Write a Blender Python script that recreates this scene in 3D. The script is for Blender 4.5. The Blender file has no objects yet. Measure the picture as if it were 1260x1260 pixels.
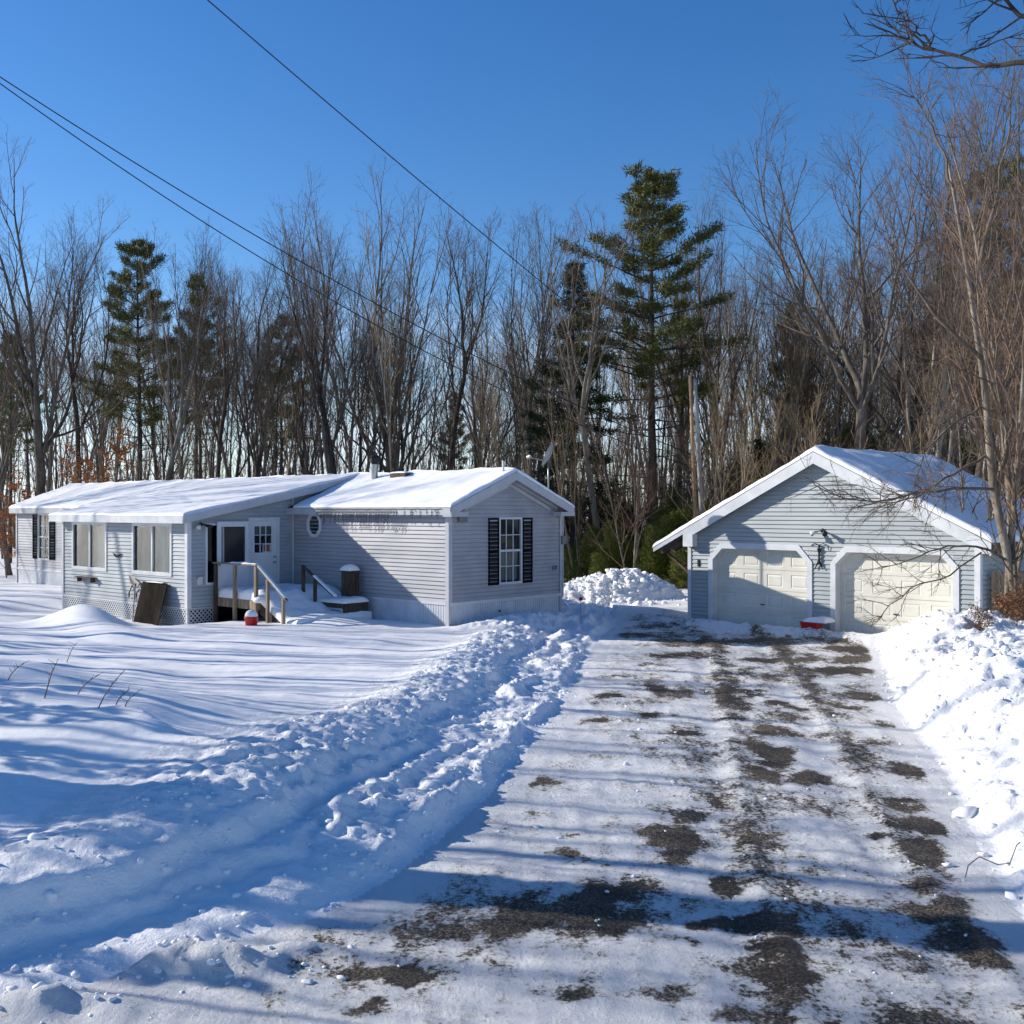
import bpy, bmesh, math, random
import numpy as np
from mathutils import Matrix, Vector
R = math.radians
scene = bpy.context.scene
C = scene.collection
F_PX, HOR, EYE = 1300.0, 628.0, 3.05

# ------------------------------------------------------------------ materials
def new_mat(name):
    m = bpy.data.materials.new(name); m.use_nodes = True
    nt = m.node_tree; b = nt.nodes['Principled BSDF']
    return m, nt, b
def N(nt, typ, **kw):
    n = nt.nodes.new(typ)
    for k, v in kw.items():
        if k in n.inputs: n.inputs[k].default_value = v
        else: setattr(n, k, v)
    return n
def L(nt, a, b): nt.links.new(a, b)
def coords(nt, scale=(1,1,1), mode='Object'):
    tc = N(nt, 'ShaderNodeTexCoord'); mp = N(nt, 'ShaderNodeMapping'); mp.inputs['Scale'].default_value = scale
    L(nt, tc.outputs[mode], mp.inputs['Vector']); return mp.outputs['Vector']
def noise(nt, vec, scale, detail=4, rough=.6):
    n = N(nt, 'ShaderNodeTexNoise'); n.inputs['Scale'].default_value = scale
    n.inputs['Detail'].default_value = detail; n.inputs['Roughness'].default_value = rough
    L(nt, vec, n.inputs['Vector']); return n.outputs['Fac']
def ramp(nt, fac, stops):
    r = N(nt, 'ShaderNodeValToRGB'); el = r.color_ramp.elements
    el[0].position, el[0].color = stops[0][0], (*stops[0][1], 1)
    el[1].position, el[1].color = stops[-1][0], (*stops[-1][1], 1)
    for p, c in stops[1:-1]:
        e = el.new(p); e.color = (*c, 1)
    L(nt, fac, r.inputs['Fac']); return r.outputs['Color']
def bump(nt, fac, bsdf, strength, dist=.02):
    b = N(nt, 'ShaderNodeBump'); b.inputs['Strength'].default_value = strength; b.inputs['Distance'].default_value = dist
    L(nt, fac, b.inputs['Height']); L(nt, b.outputs['Normal'], bsdf.inputs['Normal'])
def mottled(name, c1, c2, scale=3, sc=(1,1,1), rough=.7, bs=.3, bd=.01, detail=5, bscale=None, spec=.3, lo=.35, hi=.65):
    m, nt, b = new_mat(name)
    v = coords(nt, sc); f = noise(nt, v, scale, detail)
    L(nt, ramp(nt, f, [(lo, c1), (hi, c2)]), b.inputs['Base Color'])
    b.inputs['Roughness'].default_value = rough; b.inputs['Specular IOR Level'].default_value = spec
    if bs: bump(nt, noise(nt, v, bscale or scale*4, detail), b, bs, bd)
    return m
def flat(name, c, rough=.5, metal=0, spec=.4):
    m, nt, b = new_mat(name)
    v = coords(nt); f = noise(nt, v, 9, 4)
    k = .82
    L(nt, ramp(nt, f, [(.3, tuple(x*k for x in c)), (.7, c)]), b.inputs['Base Color'])
    b.inputs['Roughness'].default_value = rough; b.inputs['Metallic'].default_value = metal
    b.inputs['Specular IOR Level'].default_value = spec
    return m
M = {}
def snow_mat(name, bumpy, dirt=0.0, scale=7):
    m, nt, b = new_mat(name)
    v = coords(nt); f = noise(nt, v, .9, 3)
    L(nt, ramp(nt, f, [(.3, (.84,.85,.86)), (.7, (.90,.90,.90))]), b.inputs['Base Color'])
    b.inputs['Roughness'].default_value = .55; b.inputs['Specular IOR Level'].default_value = .25
    f1 = noise(nt, v, scale, 8, .68); bump(nt, f1, b, bumpy, .05)
    return m
M['snow'] = snow_mat('snow_yard', .35, scale=9)
M['snow_smooth'] = snow_mat('snow_smooth', .28, scale=7)
M['snow_rough'] = snow_mat('snow_churned', .75, scale=10)
M['siding'] = mottled('siding_grey', (.30,.305,.335), (.38,.385,.42), .9, (.4,1,1.6), .45, .08, .003, bscale=60)
M['siding_add'] = mottled('siding_addition', (.29,.325,.355), (.365,.405,.44), .9, (.4,1,1.6), .45, .08, .003, bscale=60)
M['siding_garage'] = mottled('siding_garage', (.30,.335,.35), (.375,.41,.425), .8, (.4,1,1.6), .45, .08, .003, bscale=60)
M['trim'] = mottled('white_trim', (.52,.54,.56), (.62,.64,.66), 2.5, rough=.4, bs=.05)
M['trim_grey'] = mottled('grey_trim', (.38,.40,.43), (.46,.47,.50), 2.5, rough=.5, bs=.05)
M['skirt'] = mottled('white_skirting', (.48,.50,.54), (.60,.62,.65), 2.0, rough=.45, bs=.08)
M['door_white'] = mottled('door_white', (.56,.545,.48), (.66,.645,.57), 1.2, rough=.4, bs=.03)
M['door_entry'] = mottled('entry_door_white', (.55,.57,.6), (.62,.64,.67), 1.2, rough=.4, bs=.03)
M['shutter'] = mottled('black_shutter', (.006,.007,.009), (.014,.015,.018), 6, rough=.95, bs=.1, spec=.02)
M['dark'] = flat('painted_dark_interior', (.012,.012,.014), .9)  # near-black colour standing in for unlit space
M['shade_dark'] = mottled('under_deck_painted_shade', (.02,.018,.015), (.04,.035,.03), 4)  # shade below deck and landing, put into the colour
M['wood_old'] = mottled('weathered_wood', (.15,.11,.075), (.34,.27,.19), 3, (6,6,.8), .8, .5, .004, bscale=18)
M['wood_dark'] = mottled('dark_wet_wood', (.035,.025,.018), (.10,.07,.05), 3, (6,6,.8), .8, .5, .004, bscale=18)
M['wood_fence'] = mottled('fence_wood', (.17,.12,.075), (.30,.23,.15), 3, (5,5,.5), .85, .5, .004, bscale=14)
M['board'] = mottled('leaning_board_plywood', (.010,.009,.008), (.034,.027,.02), 2.2, (1,1,.5), .95, .4, .004, spec=.03)
M['soffit'] = mottled('brown_soffit', (.07,.045,.03), (.13,.09,.06), 3, (1,6,1), .8, .2)
M['shingle'] = mottled('grey_shingle', (.05,.05,.055), (.10,.10,.11), 12, rough=.9)
M['metal'] = flat('galvanised_metal', (.42,.43,.43), .38, .8)
M['metal_black'] = flat('black_metal', (.02,.02,.022), .45, .3)
M['dish'] = flat('dish_grey', (.30,.31,.32), .5, .1)
M['red'] = flat('red_plastic', (.55,.02,.015), .35)
M['blue'] = flat('blue_plastic', (.02,.05,.3), .4)
M['orange'] = flat('orange_paper', (.65,.12,.03), .6)
M['wire'] = flat('wire_black', (.012,.012,.014), .6)
M['pole_w'] = mottled('peeled_pole_pale', (.32,.30,.27), (.55,.52,.47), 2, (5,5,.5), .8, .4, .01)
M['pole_o'] = mottled('peeled_pole_tan', (.34,.19,.10), (.50,.32,.18), 2, (5,5,.5), .8, .4, .01)
M['white_lamp'] = flat('lamp_housing_white', (.6,.6,.58), .35)
M['curtain'] = mottled('curtain_cloth', (.12,.14,.14), (.20,.23,.22), 1.2, (2,2,.3), .9, .3, .01, bscale=6)
M['curtain_tan'] = mottled('curtain_tan', (.07,.068,.06), (.11,.105,.09), 1.2, (2,2,.3), .9, .3, .01, bscale=6)
M['lights'] = flat('icicle_light_cable', (.03,.035,.033), .9, 0, .02)
M['steel_dark'] = flat('meter_box_grey', (.16,.19,.2), .5, .2)

def glass_mat(name, tint, mix=1.0):
    m = bpy.data.materials.new(name); m.use_nodes = True; nt = m.node_tree; nt.nodes.clear()
    out = N(nt, 'ShaderNodeOutputMaterial'); mx = N(nt, 'ShaderNodeMixShader'); lw = N(nt, 'ShaderNodeLayerWeight'); lw.inputs['Blend'].default_value = .5; pw = N(nt,'ShaderNodeMath'); pw.operation='POWER'; pw.inputs[1].default_value = 3.5; L(nt, lw.outputs['Facing'], pw.inputs[0]); fr = N(nt,'ShaderNodeMath'); fr.operation='MULTIPLY_ADD'; fr.inputs[1].default_value=.7; fr.inputs[2].default_value=.04; L(nt, pw.outputs[0], fr.inputs[0])
    tr = N(nt, 'ShaderNodeBsdfTransparent'); tr.inputs['Color'].default_value = (*tint, 1)
    gl = N(nt, 'ShaderNodeBsdfGlossy'); gl.inputs['Roughness'].default_value = .10; gl.inputs['Color'].default_value = (.9,.93,.95,1)
    L(nt, fr.outputs[0], mx.inputs[0]); L(nt, tr.outputs[0], mx.inputs[1]); L(nt, gl.outputs[0], mx.inputs[2]); L(nt, mx.outputs[0], out.inputs[0])
    return m
M['glass'] = glass_mat('window_glass', (.75,.8,.8))

def bark(name, c1, c2, c3):
    m, nt, b = new_mat(name)
    v = coords(nt, (1,1,.25)); f = noise(nt, v, 6, 6, .7)
    oi = N(nt, 'ShaderNodeObjectInfo')
    col = ramp(nt, f, [(.3, c1), (.52, c2), (.72, c3)])
    hsv = N(nt, 'ShaderNodeHueSaturation'); mr = N(nt, 'ShaderNodeMapRange')
    mr.inputs['To Min'].default_value = .7; mr.inputs['To Max'].default_value = 1.3
    L(nt, oi.outputs['Random'], mr.inputs['Value']); L(nt, mr.outputs[0], hsv.inputs['Value']); L(nt, col, hsv.inputs['Color'])
    L(nt, hsv.outputs[0], b.inputs['Base Color'])
    b.inputs['Roughness'].default_value = .9; b.inputs['Specular IOR Level'].default_value = .15
    bump(nt, noise(nt, v, 14, 5), b, .8, .03)
    return m
M['bark'] = bark('bark_grey', (.055,.045,.036), (.13,.11,.09), (.25,.22,.19))
M['bark_pale'] = bark('bark_pale', (.10,.085,.065), (.22,.19,.15), (.36,.33,.28))
M['bark_dark'] = bark('bark_dark', (.03,.024,.02), (.07,.055,.045), (.13,.11,.09))
M['twig'] = bark('twig_brown', (.08,.062,.048), (.14,.11,.085), (.23,.19,.15))
M['twig_red'] = bark('twig_red', (.10,.066,.048), (.165,.11,.08), (.26,.185,.13))
M['twig_tan'] = bark('twig_tan', (.14,.10,.06), (.24,.18,.11), (.36,.28,.18))
def leafy(name, c1, c2, trans=.25):
    m, nt, b = new_mat(name)
    v = coords(nt); f = noise(nt, v, 1.3, 5, .7)
    L(nt, ramp(nt, f, [(.3, c1), (.7, c2)]), b.inputs['Base Color'])
    b.inputs['Roughness'].default_value = .65; b.inputs['Specular IOR Level'].default_value = .2
    b.inputs['Transmission Weight'].default_value = 0
    return m
M['needle'] = leafy('pine_needles', (.055,.072,.018), (.17,.165,.05))
M['needle_dark'] = leafy('hemlock_needles', (.018,.032,.013), (.045,.06,.02))
M['needle_yel'] = leafy('yellow_green_needles', (.08,.11,.015), (.20,.21,.04))
M['beech'] = leafy('dead_beech_leaves', (.30,.11,.03), (.50,.22,.07))
M['dead_leaf'] = leafy('dead_brown_leaves', (.15,.06,.025), (.32,.13,.05))

# ------------------------------------------------------------------ object helpers
def setp(o, label=None, cat=None, group=None, kind=None):
    if label: o['label'] = label
    if cat: o['category'] = cat
    if group: o['group'] = group
    if kind: o['kind'] = kind
    return o
def empty(name, loc=(0,0,0), rz=0, **kw):
    o = bpy.data.objects.new(name, None); C.objects.link(o); o.location = loc; o.rotation_euler = (0,0,rz)
    o.empty_display_size = .2
    return setp(o, **kw)
def link_mesh(name, me, parent=None, **kw):
    o = bpy.data.objects.new(name, me); C.objects.link(o)
    if parent: o.parent = parent
    return setp(o, **kw)
class MB:
    """collects geometry for ONE mesh; X maps (a,b,c) to the parent's space"""
    def __init__(s, X=None): s.v = []; s.f = []; s.X = X or (lambda a,b,c: (a,b,c))
    def add(s, vs, fs):
        n = len(s.v); s.v += [s.X(*p) for p in vs]; s.f += [tuple(i+n for i in f) for f in fs]; return s
    def box(s, x0,x1,y0,y1,z0,z1):
        return s.add([(x0,y0,z0),(x1,y0,z0),(x1,y1,z0),(x0,y1,z0),(x0,y0,z1),(x1,y0,z1),(x1,y1,z1),(x0,y1,z1)],
                     [(0,3,2,1),(4,5,6,7),(0,1,5,4),(1,2,6,5),(2,3,7,6),(3,0,4,7)])
    def prism(s, poly, b0, b1):
        """poly of (a,c) extruded over b"""
        n = len(poly)
        vs = [(p[0], b0, p[1]) for p in poly] + [(p[0], b1, p[1]) for p in poly]
        return s.add(vs, [tuple(range(n)), tuple(range(2*n-1, n-1, -1))] + [(i, (i+1)%n, (i+1)%n+n, i+n) for i in range(n)])
    def ring(s, outer, inner, b0, b1):
        """frame between two polygons of (a,c) with the same count"""
        n = len(outer); vs = [(p[0], b, p[1]) for b in (b0,b1) for q in (outer,inner) for p in q]
        fs = []
        for i in range(n):
            j = (i+1)%n
            fs += [(i,j,n+j,n+i), (2*n+i,3*n+i,3*n+j,2*n+j), (i,2*n+i,2*n+j,j), (n+i,n+j,3*n+j,3*n+i)]
        return s.add(vs, fs)
    def bar(s, p, q, w, h=None, up=(0,0,1)):
        h = h or w; p = Vector(p); q = Vector(q); d = (q-p).normalized(); u = Vector(up)
        sd = d.cross(u)
        if sd.length < 1e-3: sd = Vector((1,0,0))
        sd.normalize(); u = sd.cross(d)
        vs = [tuple(e + sd*a*w/2 + u*b*h/2) for e in (p,q) for a,b in ((-1,-1),(1,-1),(1,1),(-1,1))]
        return s.add(vs, [(0,1,2,3),(7,6,5,4),(0,4,5,1),(1,5,6,2),(2,6,7,3),(3,7,4,0)])
    def tube(s, pts, r, n=8):
        rs = r if hasattr(r, '__len__') else [r]*len(pts)
        vs = []; P = [Vector(p) for p in pts]
        for i, p in enumerate(P):
            d = (P[min(i+1,len(P)-1)] - P[max(i-1,0)]).normalized()
            a = d.cross(Vector((0,0,1)));
            if a.length < .1: a = d.cross(Vector((0,1,0)))
            a.normalize(); b = d.cross(a)
            vs += [tuple(p + (a*math.cos(t)+b*math.sin(t))*rs[i]) for t in [k*2*math.pi/n for k in range(n)]]
        m = len(P)
        fs = [(i*n+k, i*n+(k+1)%n, (i+1)*n+(k+1)%n, (i+1)*n+k) for i in range(m-1) for k in range(n)]
        return s.add(vs, fs + [tuple(range(n-1,-1,-1)), tuple((m-1)*n+k for k in range(n))])
    def lathe(s, c, prof, n=16, axis='z'):
        vs = []
        for r, h in prof:
            for k in range(n):
                a = 2*math.pi*k/n; x, y = r*math.cos(a), r*math.sin(a)
                vs.append((c[0]+x, c[1]+y, c[2]+h) if axis=='z' else (c[0]+x, c[1]+h, c[2]+y))
        m = len(prof)
        fs = [(i*n+k, i*n+(k+1)%n, (i+1)*n+(k+1)%n, (i+1)*n+k) for i in range(m-1) for k in range(n)]
        return s.add(vs, fs + [tuple(range(n-1,-1,-1)), tuple((m-1)*n+k for k in range(n))])
    def build(s, name, mat, parent=None, smooth=False, bevel=0, **kw):
        me = bpy.data.meshes.new(name); me.from_pydata([tuple(v) for v in s.v], [], s.f)
        bm = bmesh.new(); bm.from_mesh(me); bmesh.ops.recalc_face_normals(bm, faces=bm.faces); bm.to_mesh(me); bm.free()
        me.materials.append(M[mat] if isinstance(mat, str) else mat)
        if smooth: me.polygons.foreach_set('use_smooth', [True]*len(me.polygons))
        o = link_mesh(name, me, parent, **kw)
        if bevel:
            b = o.modifiers.new('edge', 'BEVEL'); b.width = bevel; b.segments = 2; b.limit_method = 'ANGLE'; b.angle_limit = R(40)
        return o
def np_mesh(name, V, Q, mat, smooth=True):
    """V (n,3); Q list of (m,k) index arrays"""
    me = bpy.data.meshes.new(name); me.vertices.add(len(V)); me.vertices.foreach_set('co', np.asarray(V, np.float32).ravel())
    loops = np.concatenate([q.ravel() for q in Q]); cnt = np.concatenate([np.full(len(q), q.shape[1]) for q in Q])
    me.loops.add(len(loops)); me.loops.foreach_set('vertex_index', loops.astype(np.int32))
    me.polygons.add(len(cnt)); st = np.concatenate([[0], np.cumsum(cnt)[:-1]])
    me.polygons.foreach_set('loop_start', st.astype(np.int32)); 
    try: me.polygons.foreach_set('loop_total', cnt.astype(np.int32))
    except Exception: pass
    me.update(calc_edges=True); me.validate()
    me.polygons.foreach_set('use_smooth', np.full(len(cnt), smooth, bool))
    me.materials.append(M[mat] if isinstance(mat, str) else mat)
    return me
# ------------------------------------------------------------------ numpy noise
_rng = np.random.RandomState(7); _perm = np.concatenate([_rng.permutation(256)]*2); _ga = _rng.rand(256)*2*np.pi
def perlin(x, y):
    xi = np.floor(x).astype(int); yi = np.floor(y).astype(int); xf = x-xi; yf = y-yi; xi &= 255; yi &= 255
    u = xf*xf*xf*(xf*(xf*6-15)+10); v = yf*yf*yf*(yf*(yf*6-15)+10)
    def g(ix, iy, fx, fy):
        a = _ga[_perm[_perm[ix & 255] + (iy & 255)]]; return np.cos(a)*fx + np.sin(a)*fy
    n00 = g(xi,yi,xf,yf); n10 = g(xi+1,yi,xf-1,yf); n01 = g(xi,yi+1,xf,yf-1); n11 = g(xi+1,yi+1,xf-1,yf-1)
    return (n00*(1-u)+n10*u)*(1-v) + (n01*(1-u)+n11*u)*v
def fbm(x, y, o=4, g=.5):
    s = 0; a = 1
    for k in range(o): s = s + a*perlin(x*2**k+13.7*k, y*2**k+7.1*k); a *= g
    return s
def billow(x, y, o=4, g=.5):
    s = 0; a = 1
    for k in range(o): s = s + a*(1-2.4*np.abs(perlin(x*2**k+3.7*k, y*2**k+17.1*k))); a *= g
    return s/2
def sstep(a, b, x): t = np.clip((x-a)/(b-a), 0, 1); return t*t*(3-2*t)
def gau(x, c, w): return np.exp(-((x-c)/w)**2)
SKY_STR, SUN_E, EXPO, SKY_SAT = .12, 5.1, 0.38, 1.3
LEFT_EVERGREENS = [(-8.6,10.2,3.2,'hemlock'),(-8.8,12.0,3.0,'hemlock'),(-9.6,13.6,3.4,'hemlock'),(-8.2,8.9,2.8,'hemlock'),(-11.5,15.2,3.6,'hemlock'),(-10.2,11.2,3.8,'hemlock')]
def WIRES():
    wire(px3(245,-9,26), px3(850,495,43), .15, .016, 'single overhead wire crossing the sky diagonally toward the pole behind the garage')
    wire(px3(-30,75,31), px3(853,560,43.5), .8, .018, 'upper one of the two overhead wires at the upper left')
    wire(px3(-30,81,32), px3(853,575,43.5), 1.25, .018, 'lower one of the two overhead wires at the upper left')
# ------------------------------------------------------------------ terrain (snow yard, driveway, banks)
YL = [2, 6, 6.9, 7.4, 8.45, 9.4, 12, 17.6, 26.4, 30, 36]; XL = [-14, -5.6, -3.5, -2.8, -1.6, -1.08, -.3, .8, 2.1, 2.9, 3.4]
YR = [2, 8.1, 9.8, 13.6, 17.6, 22, 26.4, 28, 36]; XR = [3.75, 3.95, 4.35, 5.45, 6.35, 7.7, 9.0, 9.2, 9.6]
RIDGE = np.array([(-30,27,.9),(-14,19,.95),(-8,15.4,.85),(-4.8,12.9,.62),(-2.9,11.5,.25),(-2.2,10.9,.0)])
def poly_mound(x, y, P, wn, wf):
    out = np.zeros_like(x)
    for (ax,ay,ah),(bx,by,bh) in zip(P[:-1], P[1:]):
        dx, dy = bx-ax, by-ay; l2 = dx*dx+dy*dy
        t = np.clip(((x-ax)*dx+(y-ay)*dy)/l2, 0, 1); cx = ax+t*dx; cy = ay+t*dy
        side = (x-cx)*dy-(y-cy)*dx          # >0: camera side
        d = np.hypot(x-cx, y-cy); w = np.where(side > 0, wn, wf)
        out = np.maximum(out, (ah+t*(bh-ah))*np.exp(-(d/w)**2))
    return out
GA = R(-46.13); GLx, GLy = 5.18, 30.91
def garage_local(x, y):
    dx, dy = x-GLx, y-GLy; c, s = math.cos(GA), math.sin(GA)
    return dx*c+dy*s, -dx*s+dy*c
HA = R(-41.76); HPx, HPy = -1.66, 27.7
def house_local(x, y):
    dx, dy = x-HPx, y-HPy; c, s = math.cos(HA), math.sin(HA)
    return dx*c+dy*s, -dx*s+dy*c
def terrain(x, y):
    xl = np.interp(y, YL, XL); xr = np.interp(y, YR, XR)
    wob = .16*fbm(x*.0+y*.9, x*.3+y*.2, 3)
    ql = xl - x + wob; qr = x - xr + wob
    nz = fbm(x*.25, y*.25, 3)*.09
    yard = nz + .02*fbm(x*1.1, y*1.6, 3) + .035*gau(np.mod(y*.55+fbm(x*.2,y*.2,2)*1.2,1.),.5,.25)*sstep(11,14,y)*(1-sstep(25,28,y))
    chunk = billow(x*2.3, y*2.3, 5, .55); chunk2 = billow(x*5.1+9, y*5.1, 4, .6)
    # driveway
    hd = -.22 + .016*fbm(x*2.5, y*.9, 4) + .009*chunk2 + .012*fbm(x*5,y*1.2,2)
    for off in (-.9, .58):
        xc = np.interp(y, [4,10.3,17.6,26],[2.2,2.9,4.2,5.5]) + off
        hd = hd - .03*gau(x, xc, .2) + .014*gau(x, xc+.3, .1)*(1+chunk)
    hd = hd + .035*sstep(.2,.9,fbm(x*.8+5, y*.5, 3)+.25)*np.clip(chunk,0,1)
    # left side
    Hb = np.interp(y, [5,7,9,12,20,25,28], [.15,.22,.22,.11,.13,.09,.02])
    qn = ql + .30*fbm(x*.9, y*.9, 4) + .28*fbm(x*.0+2, y*.35, 2)
    left = -.22 + .22*sstep(.9, 2.4, ql)
    wn_ = sstep(9.2,10.8,y)
    left += .10*wn_*gau(ql+.25*fbm(x*.1,y*.6,2),.22,.17)*np.clip(.3+chunk+1.5*fbm(x*.1+4,y*.45,2),0,1.5)
    left += .17*wn_*gau(qn,.80,.15)*np.clip(.45+fbm(x*.1,y*.4,2)*2.5,0,1)*(.7+.5*chunk)
    prof = (.35*sstep(.95,1.15,qn+.3*fbm(x*.2+7,y*.5,2))+.65*sstep(1.40,1.62,qn))*(1-.75*sstep(1.9,4.2,ql))
    left += Hb*prof
    left += (.065*chunk+.04*chunk2)*sstep(.1,.5,ql)*(.5+1.0*wn_)*(1-sstep(2.2,3.4,ql))*(.75+.25*sstep(1.3,1.5,qn))
    left += wn_*.045*np.sin(ql*14+2*fbm(x*.3,y*.3,2))*sstep(.2,.5,ql)*(1-sstep(1.3,1.7,ql))*sstep(.0,.4,fbm(x*.3+8,y*.25,2)+.25)
    wl = sstep(2.4,4.0,ql)
    left = left*(1-wl) + wl*(yard + Hb*.25*(1-sstep(4,6,ql)))
    mound = poly_mound(x, y, RIDGE, 2.9, 2.2)
    rough_near = sstep(16,11,y)*sstep(-1.5,-3.5,x)
    left = left + mound*(1+.10*fbm(x*.6,y*.6,3)) + .03*chunk*gau(mound,.25,.22)
    # right bank
    Hr = np.interp(y, [4,8,10,14,18,21.5,24,26,28], [.22,.32,.40,.55,.68,.74,.55,.25,.1])
    rb = sstep(-.05,1.5,qr)
    right = -.22 + rb*(Hr+.1)*(1+.5*fbm(x*.45+4,y*.45,3)) + (.16*chunk+.085*chunk2+.12*fbm(x*1.1,y*1.1,3))*sstep(0,.5,qr)*(1-.6*sstep(3,6,qr))*np.clip(Hr*1.8,.5,1.2)
    right = right + .12*gau(qr,1.6,.9)*gau(y,21.3,1.6)*(1+.4*chunk) - .4*sstep(4,9,qr)*Hr
    kl = sstep(0,.32,ql); kr = sstep(0,.32,qr)
    h = np.where(ql > 0, hd*(1-kl)+left*kl, np.where(qr > 0, hd*(1-kr)+right*kr, hd))
    for (mx_,my_,ma,sx_,sy_) in ((-2.2,7.55,.10,.6,.13),(-3.0,6.9,.09,.45,.12),(-1.5,7.75,.05,.4,.1)): hd = hd + ma*np.exp(-(((x-mx_)/sx_)**2+((y-my_+.15*fbm(x*1.5,y,3))/sy_)**2))*(1+1.1*chunk); left = left + ma*np.exp(-(((x-mx_)/sx_)**2+((y-my_)/sy_)**2))*(1+.5*chunk)
    h = np.where((ql<=0)&(qr<=0), hd, h)
    # far plowed lane ends in a heap between the buildings
    far = sstep(31.5,33.5,y)
    h = np.where((ql<=0)&(qr<=0), hd*(1-far)+far*yard, h)
    lane = (np.hypot((x-3.7)/2.4, (y-37.2)/1.7))
    h = h + .78*np.clip(1-lane**2,0,1)**.8*(1+.25*chunk) + .08*chunk*np.clip(1.6-lane,0,1)
    # berm before the garage
    a, b = garage_local(x, y)
    inf = sstep(-1.2,-.2,a)*(1-sstep(8.2,9.0,a))
    h = h + inf*.16*gau(b,-.75,.38)*(1+.5*chunk)*(a<7.9) + inf*.05*gau(b,-.2,.3)
    h = np.where((b>0)&(a>-.0)&(a<8.39)&(b<7), -.3, h)
    # dips and drifts round the house
    u, v = house_local(x, y)
    add = sstep(-17,-14.5,u)*(1-sstep(-6.9,-5.5,u))*sstep(-8,-5,v)*(1-sstep(-1,0,v))
    h = h - .22*add
    h = h + .62*np.exp(-(((u+8.3)/1.5)**2+((v+5.8)/.8)**2)) + .24*np.exp(-(((u+6.2)/1.3)**2+((v+6.6)/.6)**2)) + .13*np.exp(-(((u+4.4)/1.2)**2+((v+7.0)/.7)**2))
    h = h + .20*np.exp(-(((u+3.0)/1.2)**2+((v+1.6)/1.1)**2))         # snow over the foot of the steps
    # fringe beside the end wall
    h = h + .10*gau(u,1.0,.5)*sstep(-1,0,v)*(1-sstep(4,6,v))*(1+chunk)
    h = h + .35*np.clip(fbm(x*.06+3, y*.06, 3),-.3,1)*sstep(45,70,y)
    return h
def axis(parts):
    out = []
    for a, b, st in parts: out += list(np.arange(a, b-1e-6, st))
    return out
gx = [-600,-400,-280,-200,-150,-110,-80,-60,-48,-38] + axis([(-32,-16,1.0),(-16,-9,.18),(-9,-5,.07),(-5,6.5,.042),(6.5,12,.07),(12,18,.3)]) + [18,20,23,27,32,40,50,65,90,120,160,220,300,400,600]
gy = [-60,-30,-12,-5,0] + axis([(1,4.5,.4),(4.5,14,.038),(14,22,.06),(22,30,.09),(30,42,.16),(42,60,1.0)]) + [60,63,67,72,78,85,95,110,130,160,200,260,340,450,600]
gx = np.array(gx, float); gy = np.array(gy, float)
GX, GY = np.meshgrid(gx, gy); GZ = terrain(GX, GY)
nx, ny = len(gx), len(gy)
idx = np.arange(nx*ny).reshape(ny, nx)
quads = np.stack([idx[:-1,:-1], idx[:-1,1:], idx[1:,1:], idx[1:,:-1]], -1).reshape(-1,4)
cx = (GX[:-1,:-1]+GX[1:,1:]).ravel()/2; cy = (GY[:-1,:-1]+GY[1:,1:]).ravel()/2
V = np.stack([GX.ravel(), GY.ravel(), GZ.ravel()], -1)
xl = np.interp(cy, YL, XL)+.03; xr = np.interp(cy, YR, XR)+.05
ga, gb = garage_local(cx, cy)
is_drive = (cx > xl) & (cx < xr) & (cy < 33) & (cy > 0) & ~((gb > -.05) & (ga > -.3))
is_left = (~is_drive) & (cx <= xl) & (cx > xl-3.4) & (cy > 4) & (cy < 25)
is_right = (~is_drive) & (cx >= xr) & (cx < xr+5) & (cy > 4) & (cy < 27) & ~(gb > -.05)
is_pile = (np.hypot((cx-3.7)/2.4,(cy-37.2)/1.7) < 1)
is_ground = ~(is_drive|is_left|is_right|is_pile)
def submesh(name, mask, mat):
    q = quads[mask]; used, inv = np.unique(q, return_inverse=True)
    return np_mesh(name, V[used], [inv.reshape(-1,4)], mat), used
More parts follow.
